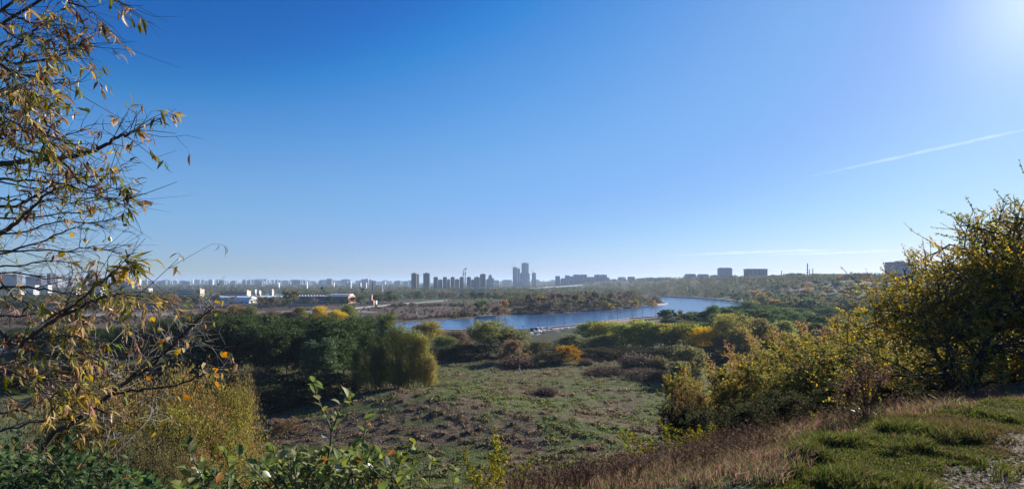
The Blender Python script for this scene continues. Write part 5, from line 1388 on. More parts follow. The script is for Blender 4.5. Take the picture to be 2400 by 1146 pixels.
def maple():
    g = np.random.default_rng(123)
    TB = np.array([-4.6, 3.4]); tz = gz(*TB)
    root = empty('maple_tree', (TB[0], TB[1], tz), 'near maple with dry curled tan and olive leaves reaching in from the left edge', 'tree')
    off = np.array([TB[0], TB[1], tz])
    trunk = Geo()
    tp = smooth_path([(0, 0, -0.3), (0.1, 0.02, 1.0), (0.0, -0.1, 2.4), (-0.15, 0.0, 4.2), (-0.1, 0.1, 6.0)], 14)
    trunk.tube(tp, np.linspace(0.11, 0.03, 14), 9)
    trunk.build('trunk', M_BARK, root)
    limbs = [  # pixel path at its distance, radius, leafiness, bare end
        ([(-60, 408, 3.1), (0, 385, 2.95), (100, 374, 2.85), (170, 368, 2.75), (225, 350, 2.65), (268, 328, 2.58), (300, 314, 2.5), (318, 308, 2.48)], 0.013, 0.75),
        ([(-60, 330, 2.9), (60, 352, 2.8), (150, 384, 2.7), (185, 424, 2.62), (240, 444, 2.58), (288, 438, 2.52)], 0.0075, 0.55),
        ([(-60, -10, 2.8), (0, 22, 2.75), (60, 50, 2.7), (112, 55, 2.65), (150, 62, 2.6)], 0.007, 0.7),
        ([(-60, 165, 2.7), (0, 143, 2.65), (55, 95, 2.6), (85, 70, 2.55), (112, 42, 2.5)], 0.009, 0.8),
        ([(-40, 160, 2.8), (40, 150, 2.75), (110, 138, 2.7), (160, 118, 2.65), (185, 100, 2.6)], 0.007, 0.9),
        ([(-40, 240, 2.6), (40, 205, 2.55), (110, 198, 2.5), (170, 196, 2.5)], 0.006, 0.9),
        ([(-40, 190, 2.4), (30, 215, 2.35), (80, 245, 2.3), (130, 268, 2.3)], 0.006, 1.6),
        ([(-50, 250, 2.2), (10, 275, 2.2), (60, 310, 2.2), (100, 330, 2.2)], 0.006, 1.7),
        ([(-50, 120, 2.2), (0, 150, 2.2), (40, 175, 2.2), (70, 200, 2.2)], 0.006, 1.5),
        ([(-50, 60, 2.6), (20, 80, 2.6), (90, 108, 2.6), (140, 120, 2.6)], 0.006, 1.0),
        ([(-50, 300, 2.7), (40, 300, 2.7), (110, 320, 2.65), (180, 340, 2.6)], 0.007, 1.1),
        ([(-60, 575, 2.9), (20, 538, 2.8), (60, 500, 2.75), (105, 458, 2.7), (150, 430, 2.65)], 0.012, 0.5),
        ([(-60, 500, 3.0), (40, 482, 2.9), (100, 450, 2.85), (150, 430, 2.8)], 0.010, 0.6),
        ([(-60, 440, 2.7), (60, 425, 2.65), (140, 430, 2.6), (215, 455, 2.55), (290, 470, 2.5)], 0.006, 0.5),
        ([(-60, 480, 2.9), (40, 470, 2.85), (120, 470, 2.8), (215, 472, 2.75)], 0.005, 0.45),
        ([(100, -40, 2.7), (150, -5, 2.65), (200, 20, 2.6), (235, 48, 2.58)], 0.006, 0.45),
        ([(190, -60, 2.6), (235, -25, 2.58), (262, -2, 2.55), (285, 12, 2.52)], 0.006, 0.45),
        ([(-40, 780, 2.4), (30, 812, 2.35), (70, 790, 2.32), (140, 740, 2.3), (200, 695, 2.28), (250, 650, 2.26), (292, 612, 2.25)], 0.0085, 0.5),
        ([(-60, 700, 2.5), (40, 672, 2.45), (110, 680, 2.4), (170, 690, 2.38), (205, 700, 2.36)], 0.006, 0.9),
        ([(140, 742, 2.3), (200, 715, 2.3), (260, 690, 2.3), (322, 692, 2.3)], 0.005, 1.5),
        ([(-60, 760, 2.6), (60, 740, 2.55), (140, 735, 2.5), (200, 745, 2.45)], 0.006, 1.1),
        ([(-60, 830, 2.5), (40, 800, 2.45), (110, 790, 2.4), (180, 788, 2.4), (230, 800, 2.4)], 0.006, 1.1),
        ([(-60, 880, 2.7), (40, 850, 2.6), (100, 838, 2.55), (150, 836, 2.5), (190, 850, 2.5)], 0.006, 1.0),
        ([(-60, 930, 2.4), (40, 905, 2.4), (100, 890, 2.38), (160, 900, 2.36)], 0.006, 1.1),
        ([(-60, 990, 2.5), (40, 960, 2.45), (100, 940, 2.4), (165, 950, 2.4)], 0.006, 1.1),
        ([(-60, 640, 2.8), (40, 700, 2.7), (110, 730, 2.65), (160, 770, 2.6)], 0.006, 1.3),
        ([(-60, 860, 2.2), (20, 870, 2.2), (80, 900, 2.2), (130, 930, 2.2)], 0.006, 1.4),
        ([(-60, 1030, 2.5), (40, 1000, 2.45), (120, 985, 2.4), (180, 1000, 2.4)], 0.006, 0.9)]
    P, D, S, K, C = [], [], [], [], []
    cols = [TAN, STRAW, OLV, LGRN, YEL, BRN, PINKT]
    for li, (pts, r, leafy) in enumerate(limbs):
        wood = Geo()
        W = [at(*p) - off for p in pts]
        h = np.clip(W[0][2] - 0.6, 0.4, 5.5); base = np.array([np.interp(h, tp[:, 2], tp[:, 0]), np.interp(h, tp[:, 2], tp[:, 1]), h])
        full = [base, (base + W[0]) / 2 + np.array([0, 0, -0.08])] + W if pts[0][0] < 0 or li in (15, 16) else W
        n = 10 * len(W) // 2 + 8
        path = smooth_path(full, n)
        path[4:-1] += g.normal(0, 0.004, (n - 5, 3))
        rr = np.linspace(r * 1.7, r * 0.22, n)
        wood.tube(path, rr, 6, cap=False)
        lower = pts[-1][1] > 600
        leafy = leafy * (1.0 if lower else 1.08)
        w = [3.0, 2.8, 2.6, 1.2, 0.8, 1.4, 0.8] if lower else [1.7, 1.8, 3.6, 0.8, 0.5, 2.6, 0.6]
        vis = np.arange(len(path) - len(W) * 5, len(path))
        vis = vis[vis > 3]
        nt = int(len(vis) * (0.9 if lower else 1.12))
        for q in range(nt):
            i = vis[g.integers(0, len(vis))]; p = path[i]; d = path[min(i + 1, n - 1)] - path[i - 1]; d /= np.linalg.norm(d) + 1e-9
            dirv = d * 0.8 + g.normal(0, 0.55, 3); dirv[0] = abs(dirv[0]) * 0.8 + 0.1; dirv /= np.linalg.norm(dirv)
            L_ = g.uniform(0.07, 0.26)
            tw = smooth_path([p, p + dirv * L_ * 0.5 + g.normal(0, 0.012, 3), p + dirv * L_ + g.normal(0, 0.02, 3)], 5)
            wood.tube(tw, np.linspace(0.0022, 0.0009, 5), 4, cap=False)
            for b in range(g.integers(0, 3)):
                k = g.integers(1, 5); d2 = dirv + g.normal(0, 0.6, 3); e = tw[k] + d2 * L_ * g.uniform(0.25, 0.5)
                wood.tube([tw[k], e], [0.0012, 0.0006], 3, cap=False)
                if g.uniform() < leafy * 0.4:
                    s_ = compound_leaf(P, D, S, K, C, g, e, d2, 0.043, cols, w); wood.tube(s_, 0.0006, 3, cap=False)
            for b in range(1 + int(leafy > 1.2)):
                if g.uniform() < leafy * 0.75:
                    s_ = compound_leaf(P, D, S, K, C, g, tw[g.integers(2, 5)], dirv + g.normal(0, 0.4, 3), 0.047, cols, w); wood.tube(s_, 0.0007, 3, cap=False)
        for b in range(3 if leafy > 0.4 else 1):
            s_ = compound_leaf(P, D, S, K, C, g, path[-1], path[-1] - path[-3] + g.normal(0, 0.02, 3), 0.05, cols, w); wood.tube(s_, 0.0008, 3, cap=False)
        wood.build('limb', M_TWIG, root)
    # the twig over the brick towers ends in a large hanging cluster
    tip = at(292, 612, 2.25) - off; sw = Geo()
    for b in range(9):
        o = np.array([g.uniform(-0.2, 1.0), g.uniform(-0.5, 0.3), g.uniform(-0.3, 0.5)])
        s_ = compound_leaf(P, D, S, K, C, g, tip, o, 0.066, [STRAW, OLV, YEL, TAN], [3, 3, 2, 1]); sw.tube(s_, 0.0009, 3, cap=False)
    sw.build('leaf_stalks', M_TWIG, root)
    P, D, S, K, C = np.array(P), np.array(D), np.array(S), np.array(K), np.array(C)
    G = Geo()
    for k, kind in enumerate(('lance', 'curl', 'lance')):
        m = K == k; put_leaves(G, kind, P[m], D[m], S[m] * (1.15 if k == 2 else 1.0), C[m], g, 0.8)
    G.build('foliage', M_DRYLEAF, root)
maple()

# fine bare twigs of a second shrubby tree behind it
def fine_twigs():
    g = np.random.default_rng(9)
    base = np.array([-6.6, 5.6]); z = gz(*base); off = np.array([base[0], base[1], z])
    root = empty('bare_tree', off, 'thin bare branched tree behind the maple with a few small round yellow leaves', 'tree')
    t = Geo(); tp = smooth_path([(0, 0, -0.3), (0.1, 0, 2), (0.25, 0, 4.5), (0.4, 0.1, 7.5)], 10); t.tube(tp, np.linspace(0.08, 0.02, 10), 7); t.build('trunk', M_BARK, root)
    P, D = [], []
    limbs = [[(-60, 620, 5.2), (60, 580, 5.0), (140, 548, 4.9), (215, 522, 4.8), (300, 510, 4.7)], [(-60, 600, 5.1), (60, 588, 5.0), (150, 590, 4.9), (215, 580, 4.8), (280, 592, 4.7)], [(-60, 560, 5.3), (50, 545, 5.1), (130, 520, 5.0), (215, 523, 4.9), (260, 545, 4.8)],
             [(-60, 640, 5.0), (60, 622, 4.9), (130, 610, 4.8), (200, 628, 4.7)], [(-60, 520, 5.2), (60, 512, 5.1), (150, 500, 5.0), (240, 490, 4.9), (320, 470, 4.8)], [(-60, 360, 5.2), (60, 340, 5.1), (150, 320, 5.0), (230, 285, 4.9)], [(-60, 280, 5.2), (50, 262, 5.1), (130, 250, 5.0)],
             [(-60, 180, 5.2), (40, 175, 5.1), (110, 185, 5.0)], [(-60, 430, 5.2), (70, 440, 5.1), (160, 462, 5.0), (250, 468, 4.9)], [(-60, 650, 4.8), (40, 640, 4.8), (110, 652, 4.7), (180, 640, 4.6)], [(-60, 390, 5.1), (60, 400, 5.0), (160, 412, 4.9), (250, 400, 4.8)]]
    for pts in limbs:
        wood = Geo()
        W = [at(*p) - off for p in pts]
        h = np.clip(W[0][2] - 0.8, 0.3, 7.0); b = np.array([np.interp(h, tp[:, 2], tp[:, 0]), 0, h])
        path = smooth_path([b, (b + W[0]) / 2] + W, 26); path[5:] += g.normal(0, 0.006, (21, 3))
        wood.tube(path, np.linspace(0.016, 0.0018, 26), 5, cap=False)
        for q in range(30):
            i = g.integers(6, 25); p = path[i]; d = path[i] - path[i - 1]; d /= np.linalg.norm(d)
            dv = d + g.normal(0, 0.4, 3); L_ = g.uniform(0.1, 0.32)
            tw = smooth_path([p, p + dv * L_ * 0.5, p + dv * L_ + g.normal(0, 0.03, 3)], 5); wood.tube(tw, np.linspace(0.0032, 0.0012, 5), 3, cap=False)
            for b_ in range(3):
                k = g.integers(1, 5); e = tw[k] + (dv + g.normal(0, 0.6, 3)) * L_ * g.uniform(0.2, 0.55); wood.tube([tw[k], e], [0.0016, 0.0009], 3, cap=False)
                if g.uniform() < 0.16: P.append(e); D.append(g.normal(0, 1, 3) + np.array([0, 0, -0.8]))
        wood.build('limb', M_TWIG, root)
    P, D = np.array(P), np.array(D); G = Geo()
    put_leaves(G, 'round', P, D, g.uniform(0.035, 0.07, len(P)), palette(g, len(P), [YEL, OLV, LGRN, (0.4, 0.2, 0.05)], [3, 3, 2, 1]), g)
    G.build('foliage', M_LEAF, root)
fine_twigs()

# the leaning half-bare sapling below it
def leaning_sapling():
    g = np.random.default_rng(31)
    bx, by = -3.7, 3.3; z = gz(bx, by); off = np.array([bx, by, z])
    root = empty('leaning_sapling', off, 'dark leaning sapling with bare grey twigs and a few yellow leaves at lower left', 'tree')
    stems = [([(110, 1035, 3.3), (160, 998, 3.28), (250, 930, 3.25), (300, 892, 3.22), (346, 868, 3.2), (400, 812, 3.15), (440, 772, 3.1), (476, 738, 3.05), (502, 716, 3.0)], 0.021, True),
             ([(256, 926, 3.25), (310, 880, 3.2), (385, 822, 3.16), (450, 765, 3.1), (490, 722, 3.05)], 0.012, True),
             ([(262, 924, 3.25), (330, 912, 3.2), (420, 901, 3.15), (470, 880, 3.1), (514, 862, 3.05), (540, 850, 3.0)], 0.009, False),
             ([(320, 905, 3.2), (345, 930, 3.15), (365, 960, 3.1), (402, 975, 3.05)], 0.004, False), ([(200, 968, 3.26), (240, 990, 3.2), (285, 1020, 3.1)], 0.003, False), ([(275, 905, 3.24), (262, 880, 3.2), (250, 850, 3.15)], 0.004, False),
             ([(345, 869, 3.2), (322, 840, 3.15), (330, 790, 3.1), (340, 755, 3.05)], 0.004, False), ([(300, 892, 3.2), (270, 850, 3.1), (235, 790, 3.0)], 0.004, False)]
    P, D = [], []
    for si, (pts, r, main) in enumerate(stems):
        wood = Geo()
        W = [at(*p) - off for p in pts]
        if si == 0: W = [np.array([0, 0, -0.2]), W[0] * 0.55 + np.array([-0.1, 0, -0.1])] + W
        path = smooth_path(W, 28); path[3:] += g.normal(0, 0.005, (25, 3)); wood.tube(path, np.linspace(r, r * 0.16, 28), 6, cap=False)
        for q in range(46 if main else 12):
            i = g.integers(11 if main else 6, 28); p = path[i]; dv = path[min(i + 1, 27)] - path[i - 1]; dv /= np.linalg.norm(dv)
            dv = dv * 0.5 + g.normal(0, 0.55, 3) + np.array([0, 0, 0.15]); L_ = g.uniform(0.06, 0.22) * (1.0 if i < 22 else 0.55)
            tw = smooth_path([p, p + dv * L_ * 0.5 + g.normal(0, 0.015, 3), p + dv * L_ + g.normal(0, 0.03, 3)], 5); wood.tube(tw, np.linspace(0.0032, 0.0011, 5), 4, (0.5,) * 3, 1, cap=False)
            for b in range(3):
                k = g.integers(1, 5); e = tw[k] + (dv + g.normal(0, 0.7, 3)) * L_ * g.uniform(0.2, 0.5); wood.tube([tw[k], e], [0.0015, 0.0007], 3, (0.5,) * 3, 1, cap=False)
                if g.uniform() < (0.12 if si != 2 else 0.55): P.append(e); D.append(g.normal(0, 0.6, 3) + np.array([0, 0, -0.8]))
        wood.build('stem', [M_TWIG, M_GREYTWIG], root)
    P, D = np.array(P), np.array(D); G = Geo()
    put_leaves(G, 'round', P, D, g.uniform(0.03, 0.05, len(P)), palette(g, len(P), [YEL, (0.42, 0.2, 0.04), LGRN, (0.45, 0.36, 0.22)], [4, 2, 2, 1]), g)
    G.build('foliage', M_LEAF, root)
M_GREYTWIG = simple_mat('grey_twig', (0.20, 0.18, 0.16), 0.8, 0.3, 20.0, 0.3)
leaning_sapling()

# ------------------------------------------------------------------ leafy shrubs at the bottom of the view
def leafy_shrub(name, label, seed, shoots, off, leafcols, w, size, kind='ovate', fill=None, step=0.028, mat=None):
    """shoots: list of (pixel path, radius); leaves alternate along them"""
    g = np.random.default_rng(seed)
    off = np.array([off[0], off[1], gz(*off)])
    root = empty(name, off, label, 'shrub')
    wood, G = Geo(), Geo(); P, D, S = [], [], []
    for pts, r in shoots:
        W = [at(*p) - off for p in pts]
        path = smooth_path(W, 5 * len(W)); wood.tube(path, np.linspace(r, r * 0.3, len(path)), 5, cap=False)
        d = np.r_[0, np.cumsum(np.linalg.norm(np.diff(path, axis=0), axis=1))]
        k = 0
        for s in np.arange(0.12 * d[-1], d[-1], step):
            p = np.array([np.interp(s, d, path[:, c]) for c in range(3)]); i = min(np.searchsorted(d, s), len(path) - 1); t = path[i] - path[i - 1]; t /= np.linalg.norm(t)
            a = k * 2.4 + g.uniform(-0.5, 0.5); side = np.array([math.cos(a), math.sin(a), 0.25]); k += 1
            P.append(p); D.append(t * 0.6 + side + g.normal(0, 0.25, 3)); S.append(size * g.uniform(0.65, 1.25))
        for b in range(4):
            P.append(path[-1]); D.append(path[-1] - path[-3] + g.normal(0, 0.03, 3)); S.append(size * g.uniform(0.8, 1.2))
    if fill:
        for (px, py, Y, sx, sz, n, ln) in fill:
            for q in range(n):
                c = at(px + g.uniform(-sx, sx), py + sz * (g.uniform(0, 1) ** 1.2), Y + g.uniform(-0.35, 0.35)) - off
                dv = np.array([g.normal(0, 0.5), g.normal(0, 0.5), 1.0]); e = c + dv * ln * g.uniform(0.5, 1.2)
                b = c - dv * ln * 1.5
                path = smooth_path([b, c, e], 8); wood.tube(path, np.linspace(0.004, 0.0012, 8), 4, cap=False)
                for s in np.linspace(0.15, 1, g.integers(7, 12)):
                    i = min(int(s * 7), 7); a = g.uniform(0, 6.28)
                    P.append(path[i] + g.normal(0, 0.004, 3)); D.append(np.array([math.cos(a), math.sin(a), g.uniform(0.0, 0.9)]) + dv * 0.3); S.append(size * g.uniform(0.6, 1.25))
    wood.build('stems', M_TWIG, root)
    P, D, S = np.array(P), np.array(D), np.array(S)
    put_leaves(G, kind, P, D, S, palette(g, len(P), leafcols, w, 0.3), g, 0.5)
    G.build('foliage', mat or M_LEAF, root)
AP = [(0.13, 0.175, 0.055), (0.19, 0.23, 0.06), (0.10, 0.14, 0.055), (0.26, 0.26, 0.14), (0.42, 0.18, 0.05), (0.22, 0.23, 0.055)]
leafy_shrub('apple_shrub', 'green leafed wild apple shrub with two tall shoots at bottom centre left', 51, [
    ([(745, 1230, 2.15), (756, 1140, 2.1), (768, 1075, 2.07), (776, 1012, 2.05), (757, 965, 2.03), (742, 925, 2.02), (733, 895, 2.0)], 0.006), ([(776, 1012, 2.05), (792, 972, 2.03), (802, 945, 2.0), (815, 932, 1.98)], 0.004),
    ([(840, 1200, 2.2), (846, 1100, 2.15), (852, 1030, 2.12), (857, 985, 2.1)], 0.004), ([(640, 1210, 2.1), (650, 1110, 2.05), (640, 1050, 2.02), (627, 1012, 2.0)], 0.004), ([(790, 1190, 2.1), (770, 1110, 2.1), (762, 1060, 2.08)], 0.004)],
    (-0.65, 2.3), AP, [4, 3, 3, 1.4, 0.35, 1.5], 0.048, fill=[(690, 1088, 2.2, 90, 70, 36, 0.07), (800, 1085, 2.15, 110, 70, 46, 0.07), (880, 1095, 2.2, 60, 60, 22, 0.06)])
leafy_shrub('apple_shrub', 'low green leafed shrub left of the tall shooted wild apple shrub', 52, [
    ([(500, 1220, 2.2), (470, 1115, 2.15), (455, 1080, 2.1), (440, 1050, 2.08)], 0.004), ([(560, 1200, 2.2), (540, 1110, 2.15), (530, 1070, 2.1)], 0.004)],
    (-1.35, 2.4), AP, [4, 3, 3, 1.2, 0.2, 0.8], 0.05, fill=[(530, 1118, 2.25, 90, 50, 24, 0.05)])
leafy_shrub('apple_shrub', 'sparse green sprigs right of the wild apple shrub', 53, [
    ([(950, 1230, 2.3), (962, 1130, 2.25), (968, 1080, 2.2), (970, 1045, 2.2)], 0.004), ([(1000, 1240, 2.4), (1006, 1130, 2.35), (1014, 1080, 2.3)], 0.004), ([(1050, 1240, 2.5), (1060, 1150, 2.45), (1070, 1105, 2.4)], 0.003), ([(900, 1230, 2.3), (915, 1140, 2.25), (925, 1100, 2.2)], 0.004)],
    (-0.35, 2.6), AP, [4, 3, 2, 2, 0.2, 1], 0.05, step=0.045)
leafy_shrub('dense_green_shrub', 'dense dark green shrub in shade in the bottom left corner', 54, [], (-2.7, 3.0), [(0.08, 0.13, 0.045), (0.06, 0.105, 0.045), (0.11, 0.17, 0.06), (0.4, 0.2, 0.06)], [4, 4, 2, 0.12], 0.052, 'ovate',
    fill=[(50, 1060, 3.0, 110, 140, 110, 0.09), (190, 1085, 3.0, 110, 110, 90, 0.08), (320, 1125, 2.9, 70, 60, 30, 0.06)])

# ------------------------------------------------------------------ recursive near trees and bushes
def grow(seed, H, W, levels=4, trunk_r=0.1, kids=(7, 6, 6), leaf_n=9, leaf=0.09, stems=1, up=0.25, lean=(0, 0), droop=0.0, cols=None, w=None, kind='ovate', spread=1.0, start=0.15):
    """a branching plant; returns wood geometry and leaf geometry"""
    g = np.random.default_rng(seed); woods, G = [Geo() for _ in range(stems)], Geo(); P, D, C = [], [], []; cur = [0]
    def branch(p, d, L_, r, lv):
        wood = woods[cur[0]]
        n = 6 if lv == 0 else (5 if lv == 1 else 3)
        pts = [p]; dd = d.copy()
        for k in range(n):
            dd = dd + g.normal(0, 0.13, 3) + np.array([0, 0, up * 0.12 if lv > 0 else 0.03]) - np.array([0, 0, droop * lv * 0.05]); dd /= np.linalg.norm(dd)
            pts.append(pts[-1] + dd * L_ / n)
        pts = np.array(pts); sides = (7, 5, 4, 3)[min(lv, 3)]
        wood.tube(pts, np.linspace(r, r * 0.3, n + 1), sides, cap=False)
        if lv >= levels - 1:
            cc = palette(g, 1, cols, w, 0.3)[0]
            for q in range(leaf_n):
                f = g.uniform(0.1, 1.0) * n; i = min(int(f), n - 1); pp = pts[i] + (pts[i + 1] - pts[i]) * (f - i)
                P.append(pp + g.normal(0, 0.25 * leaf, 3)); D.append(dd * 0.4 + g.normal(0, 0.7, 3) + np.array([0, 0, -0.25])); C.append(cc * g.uniform(0.7, 1.3))
            return
        if lv >= 1 or levels <= 3:
            cc = palette(g, 1, cols, w, 0.3)[0]
            for q in range(leaf_n // 2 if lv > 0 else leaf_n):
                f = g.uniform(0.55, 1.0) * n; i = min(int(f), n - 1); pp = pts[i] + (pts[i + 1] - pts[i]) * (f - i)
                P.append(pp + g.normal(0, 0.5 * leaf, 3)); D.append(dd * 0.4 + g.normal(0, 0.7, 3) + np.array([0, 0, -0.25])); C.append(cc * g.uniform(0.7, 1.3))
        elif lv == 0:
            for q in range(leaf_n * 2):
                f = g.uniform(0.78, 1.0) * n; i = min(int(f), n - 1); pp = pts[i] + (pts[i + 1] - pts[i]) * (f - i)
                P.append(pp + g.normal(0, 1.2 * leaf, 3)); D.append(g.normal(0, 0.7, 3)); C.append(palette(g, 1, cols, w, 0.3)[0])
        nk = kids[min(lv, len(kids) - 1)]
        for q in range(nk):
            f = (start if lv == 0 else 0.2) + (1 - (start if lv == 0 else 0.2)) * (q + g.uniform(0, 1)) / nk; f = min(f, 0.99) * n; i = min(int(f), n - 1)
            pp = pts[i] + (pts[i + 1] - pts[i]) * (f - i)
            a = q * 2.399 + g.uniform(-0.6, 0.6); t = pts[min(i + 1, n)] - pts[i]; t /= np.linalg.norm(t) + 1e-9
            u = np.cross(t, [0.3, 0.2, 1.0]); u /= np.linalg.norm(u) + 1e-9; v = np.cross(t, u)
            sd_ = (u * math.cos(a) + v * math.sin(a)) * spread
            dv = t * g.uniform(0.35, 0.8) + sd_ + np.array([0, 0, up * 0.5]); dv /= np.linalg.norm(dv)
            hh = f / n
            L2 = (W * 0.5 * (1.05 - 0.55 * hh) if lv == 0 else L_ * g.uniform(0.38, 0.62)) * g.uniform(0.75, 1.15)
            branch(pp, dv, L2, r * (0.5 if lv == 0 else 0.45), lv + 1)
    for s in range(stems):
        a = s * 2.399 + g.uniform(0, 1); ln = 0.0 if stems == 1 else g.uniform(0.12, 0.5)
        d = np.array([math.cos(a) * ln + lean[0], math.sin(a) * ln + lean[1], 1.0]); d /= np.linalg.norm(d)
        cur[0] = s
        branch(np.array([0.1 * math.cos(a) * (stems > 1), 0.1 * math.sin(a) * (stems > 1), -0.3]), d, H * g.uniform(0.8, 1.0), trunk_r * g.uniform(0.7, 1), 0)
    P, D, C = np.array(P), np.array(D), np.array(C); n = len(P)
    # simple folded leaves: two triangles would show, so rhombi at this distance
    d = D / np.linalg.norm(D, axis=1, keepdims=True); e = np.cross(d, rdirs(n, g)); e /= np.linalg.norm(e, axis=1, keepdims=True) + 1e-9
    s = leaf * g.uniform(0.6, 1.3, (n, 1))
    G.quads(P, d * s * 0.5, e * s * 0.27, np.clip(C, 0, 1))
    return woods, G

class NearProto:
    def __init__(self, wg, kind): self.wood = [w_.mesh(kind + '_wood', M_BARK) for w_ in wg[0]]; self.leaf = wg[1].mesh(kind + '_leaves', M_NLEAF)
M_NLEAF = leaf_material('autumn_leaf', False, 0.62)
YG = [(0.24, 0.21, 0.065), (0.185, 0.185, 0.06), (0.30, 0.22, 0.06), (0.135, 0.15, 0.052), (0.22, 0.165, 0.095)]
NB = {}
NB['yellow'] = [NearProto(grow(300 + i, 5.2, 4.2, 4, 0.06, (9, 6, 5), 16, 0.115, stems=5, cols=YG, w=[3, 3, 2, 1.5, 0.8]), 'yellow_thicket') for i in range(3)]
NB['green'] = [NearProto(grow(330 + i, 5.0, 4.6, 4, 0.06, (9, 6, 5), 16, 0.115, stems=5, cols=YG, w=[1.2, 3, 0.8, 4, 0.8]), 'green_thicket') for i in range(2)]
NB['thin'] = [NearProto(grow(350 + i, 4.5, 4.0, 4, 0.05, (9, 7, 6), 7, 0.09, stems=5, cols=[(0.26, 0.17, 0.10), (0.22, 0.19, 0.07), (0.32, 0.22, 0.08)], w=[3, 2, 1]), 'thin_thicket') for i in range(2)]
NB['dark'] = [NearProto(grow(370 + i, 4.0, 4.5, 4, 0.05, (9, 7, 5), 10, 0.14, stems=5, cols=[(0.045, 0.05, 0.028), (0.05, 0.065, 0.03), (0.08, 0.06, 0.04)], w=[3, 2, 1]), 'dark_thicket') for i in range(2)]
NB['shoot'] = [NearProto(grow(390 + i, 2.6, 1.0, 3, 0.02, (11, 6), 6, 0.11, stems=2, cols=[(0.22, 0.22, 0.04), (0.16, 0.19, 0.04), (0.28, 0.20, 0.04)], w=[2, 2, 1]), 'shoot_thicket') for i in range(3)]
NSIZE = {'yellow': (5.0, 4.4), 'green': (4.8, 4.6), 'thin': (4.4, 4.2), 'dark': (4.0, 5.0), 'shoot': (2.6, 1.2)}
_np = np.random.default_rng(555)
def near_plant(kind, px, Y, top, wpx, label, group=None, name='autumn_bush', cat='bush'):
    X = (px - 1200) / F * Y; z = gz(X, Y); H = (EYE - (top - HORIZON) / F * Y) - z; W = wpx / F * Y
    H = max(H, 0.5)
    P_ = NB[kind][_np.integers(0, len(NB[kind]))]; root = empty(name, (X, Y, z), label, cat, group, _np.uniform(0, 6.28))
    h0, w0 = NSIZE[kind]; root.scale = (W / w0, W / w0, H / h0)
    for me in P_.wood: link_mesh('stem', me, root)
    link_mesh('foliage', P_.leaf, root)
    return root
gs = 'autumn bushes of the slope thicket'
for kind, px, Y, top, w, lab in [
    ('yellow', 1665, 38, 842, 150, 'yellow green bush at the left front of the slope thicket, beside the meadow'),
    ('yellow', 1762, 36, 842, 150, 'bright yellow bush, second from the left in the slope thicket'),
    ('thin', 1712, 44, 836, 140, 'brownish thin bush between the two leftmost yellow ones'),
    ('thin', 1612, 36, 900, 90, 'pinkish thin leaved bush at the left foot of the slope thicket'),
    ('green', 1860, 34, 815, 170, 'green bush in the middle of the slope thicket'),
    ('yellow', 1835, 48, 790, 160, 'tall golden bush rising behind the green middle one'),
    ('thin', 1775, 58, 800, 150, 'brownish thin bush on the far side of the slope thicket'),
    ('yellow', 1925, 42, 772, 180, 'golden bush with bare top twigs, centre right of the slope thicket'),
    ('thin', 1905, 55, 768, 170, 'olive brown thin bush behind the golden centre right one'),
    ('green', 1985, 33, 800, 170, 'green and ochre bush left of the big right tree'),
    ('yellow', 2000, 50, 745, 170, 'tall ochre bush just left of the big right tree'),
    ('yellow', 2075, 36, 752, 190, 'golden bush in front of the big right tree crown'),
    ('thin', 1960, 70, 760, 160, 'dull olive bush at the back of the slope thicket'),
    ('green', 1880, 72, 778, 160, 'dark green bush at the back of the slope thicket'),
    ('green', 2130, 26, 810, 200, 'green bush with yellow leaves under the big right tree'),
    ('yellow', 2230, 24, 800, 220, 'yellow leaved bush low under the big right tree'),
    ('green', 2350, 22, 790, 230, 'dark green bush at the right edge under the big tree'),
    ('yellow', 2320, 30, 700, 260, 'tall ochre bush behind the big tree at the right edge'),
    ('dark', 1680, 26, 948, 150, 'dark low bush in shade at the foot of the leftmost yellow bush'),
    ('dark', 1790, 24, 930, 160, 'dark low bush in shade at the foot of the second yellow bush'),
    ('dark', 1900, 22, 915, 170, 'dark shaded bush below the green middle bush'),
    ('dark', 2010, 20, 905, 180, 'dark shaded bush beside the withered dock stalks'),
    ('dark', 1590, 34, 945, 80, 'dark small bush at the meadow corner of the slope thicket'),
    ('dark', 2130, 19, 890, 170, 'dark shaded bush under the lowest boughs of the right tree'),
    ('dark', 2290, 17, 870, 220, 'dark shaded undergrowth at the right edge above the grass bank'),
    ('shoot', 1625, 16, 962, 60, 'bright lime green young shoots in front of the dark bushes'),
    ('shoot', 1600, 17, 985, 50, 'lower lime green shoots left of the brightest ones'),
    ('shoot', 1655, 16, 1000, 40, 'small lime green shoots right of the brightest ones'),
    ('shoot', 1540, 16, 985, 80, 'yellowish sparse sapling before the meadow, left of the lime shoots'),
    ('shoot', 1490, 17, 1000, 50, 'thin yellow sapling left of the sparse yellowish one'),
    ('shoot', 1172, 15, 958, 42, 'slim sapling with yellow green leaves at bottom centre'),
    ('shoot', 1118, 14, 1000, 36, 'lower slim sapling left of the one at bottom centre'),
    ('shoot', 1190, 14, 1020, 50, 'short bushy yellow sapling right of the slim bottom centre pair'),
    ('shoot', 1150, 13, 1050, 90, 'low spreading yellowish sapling beneath the slim bottom centre pair'),
    ('shoot', 1895, 10, 985, 50, 'small sapling with orange yellow leaves among the dry weeds'),
    ('shoot', 1940, 10.5, 1000, 40, 'tiny orange leaved sapling right of the orange yellow one')]:
    near_plant(kind, px, Y, top, w, lab, gs if kind not in ('shoot',) else None, 'autumn_bush' if kind != 'shoot' else 'sapling', 'bush' if kind != 'shoot' else 'sapling')
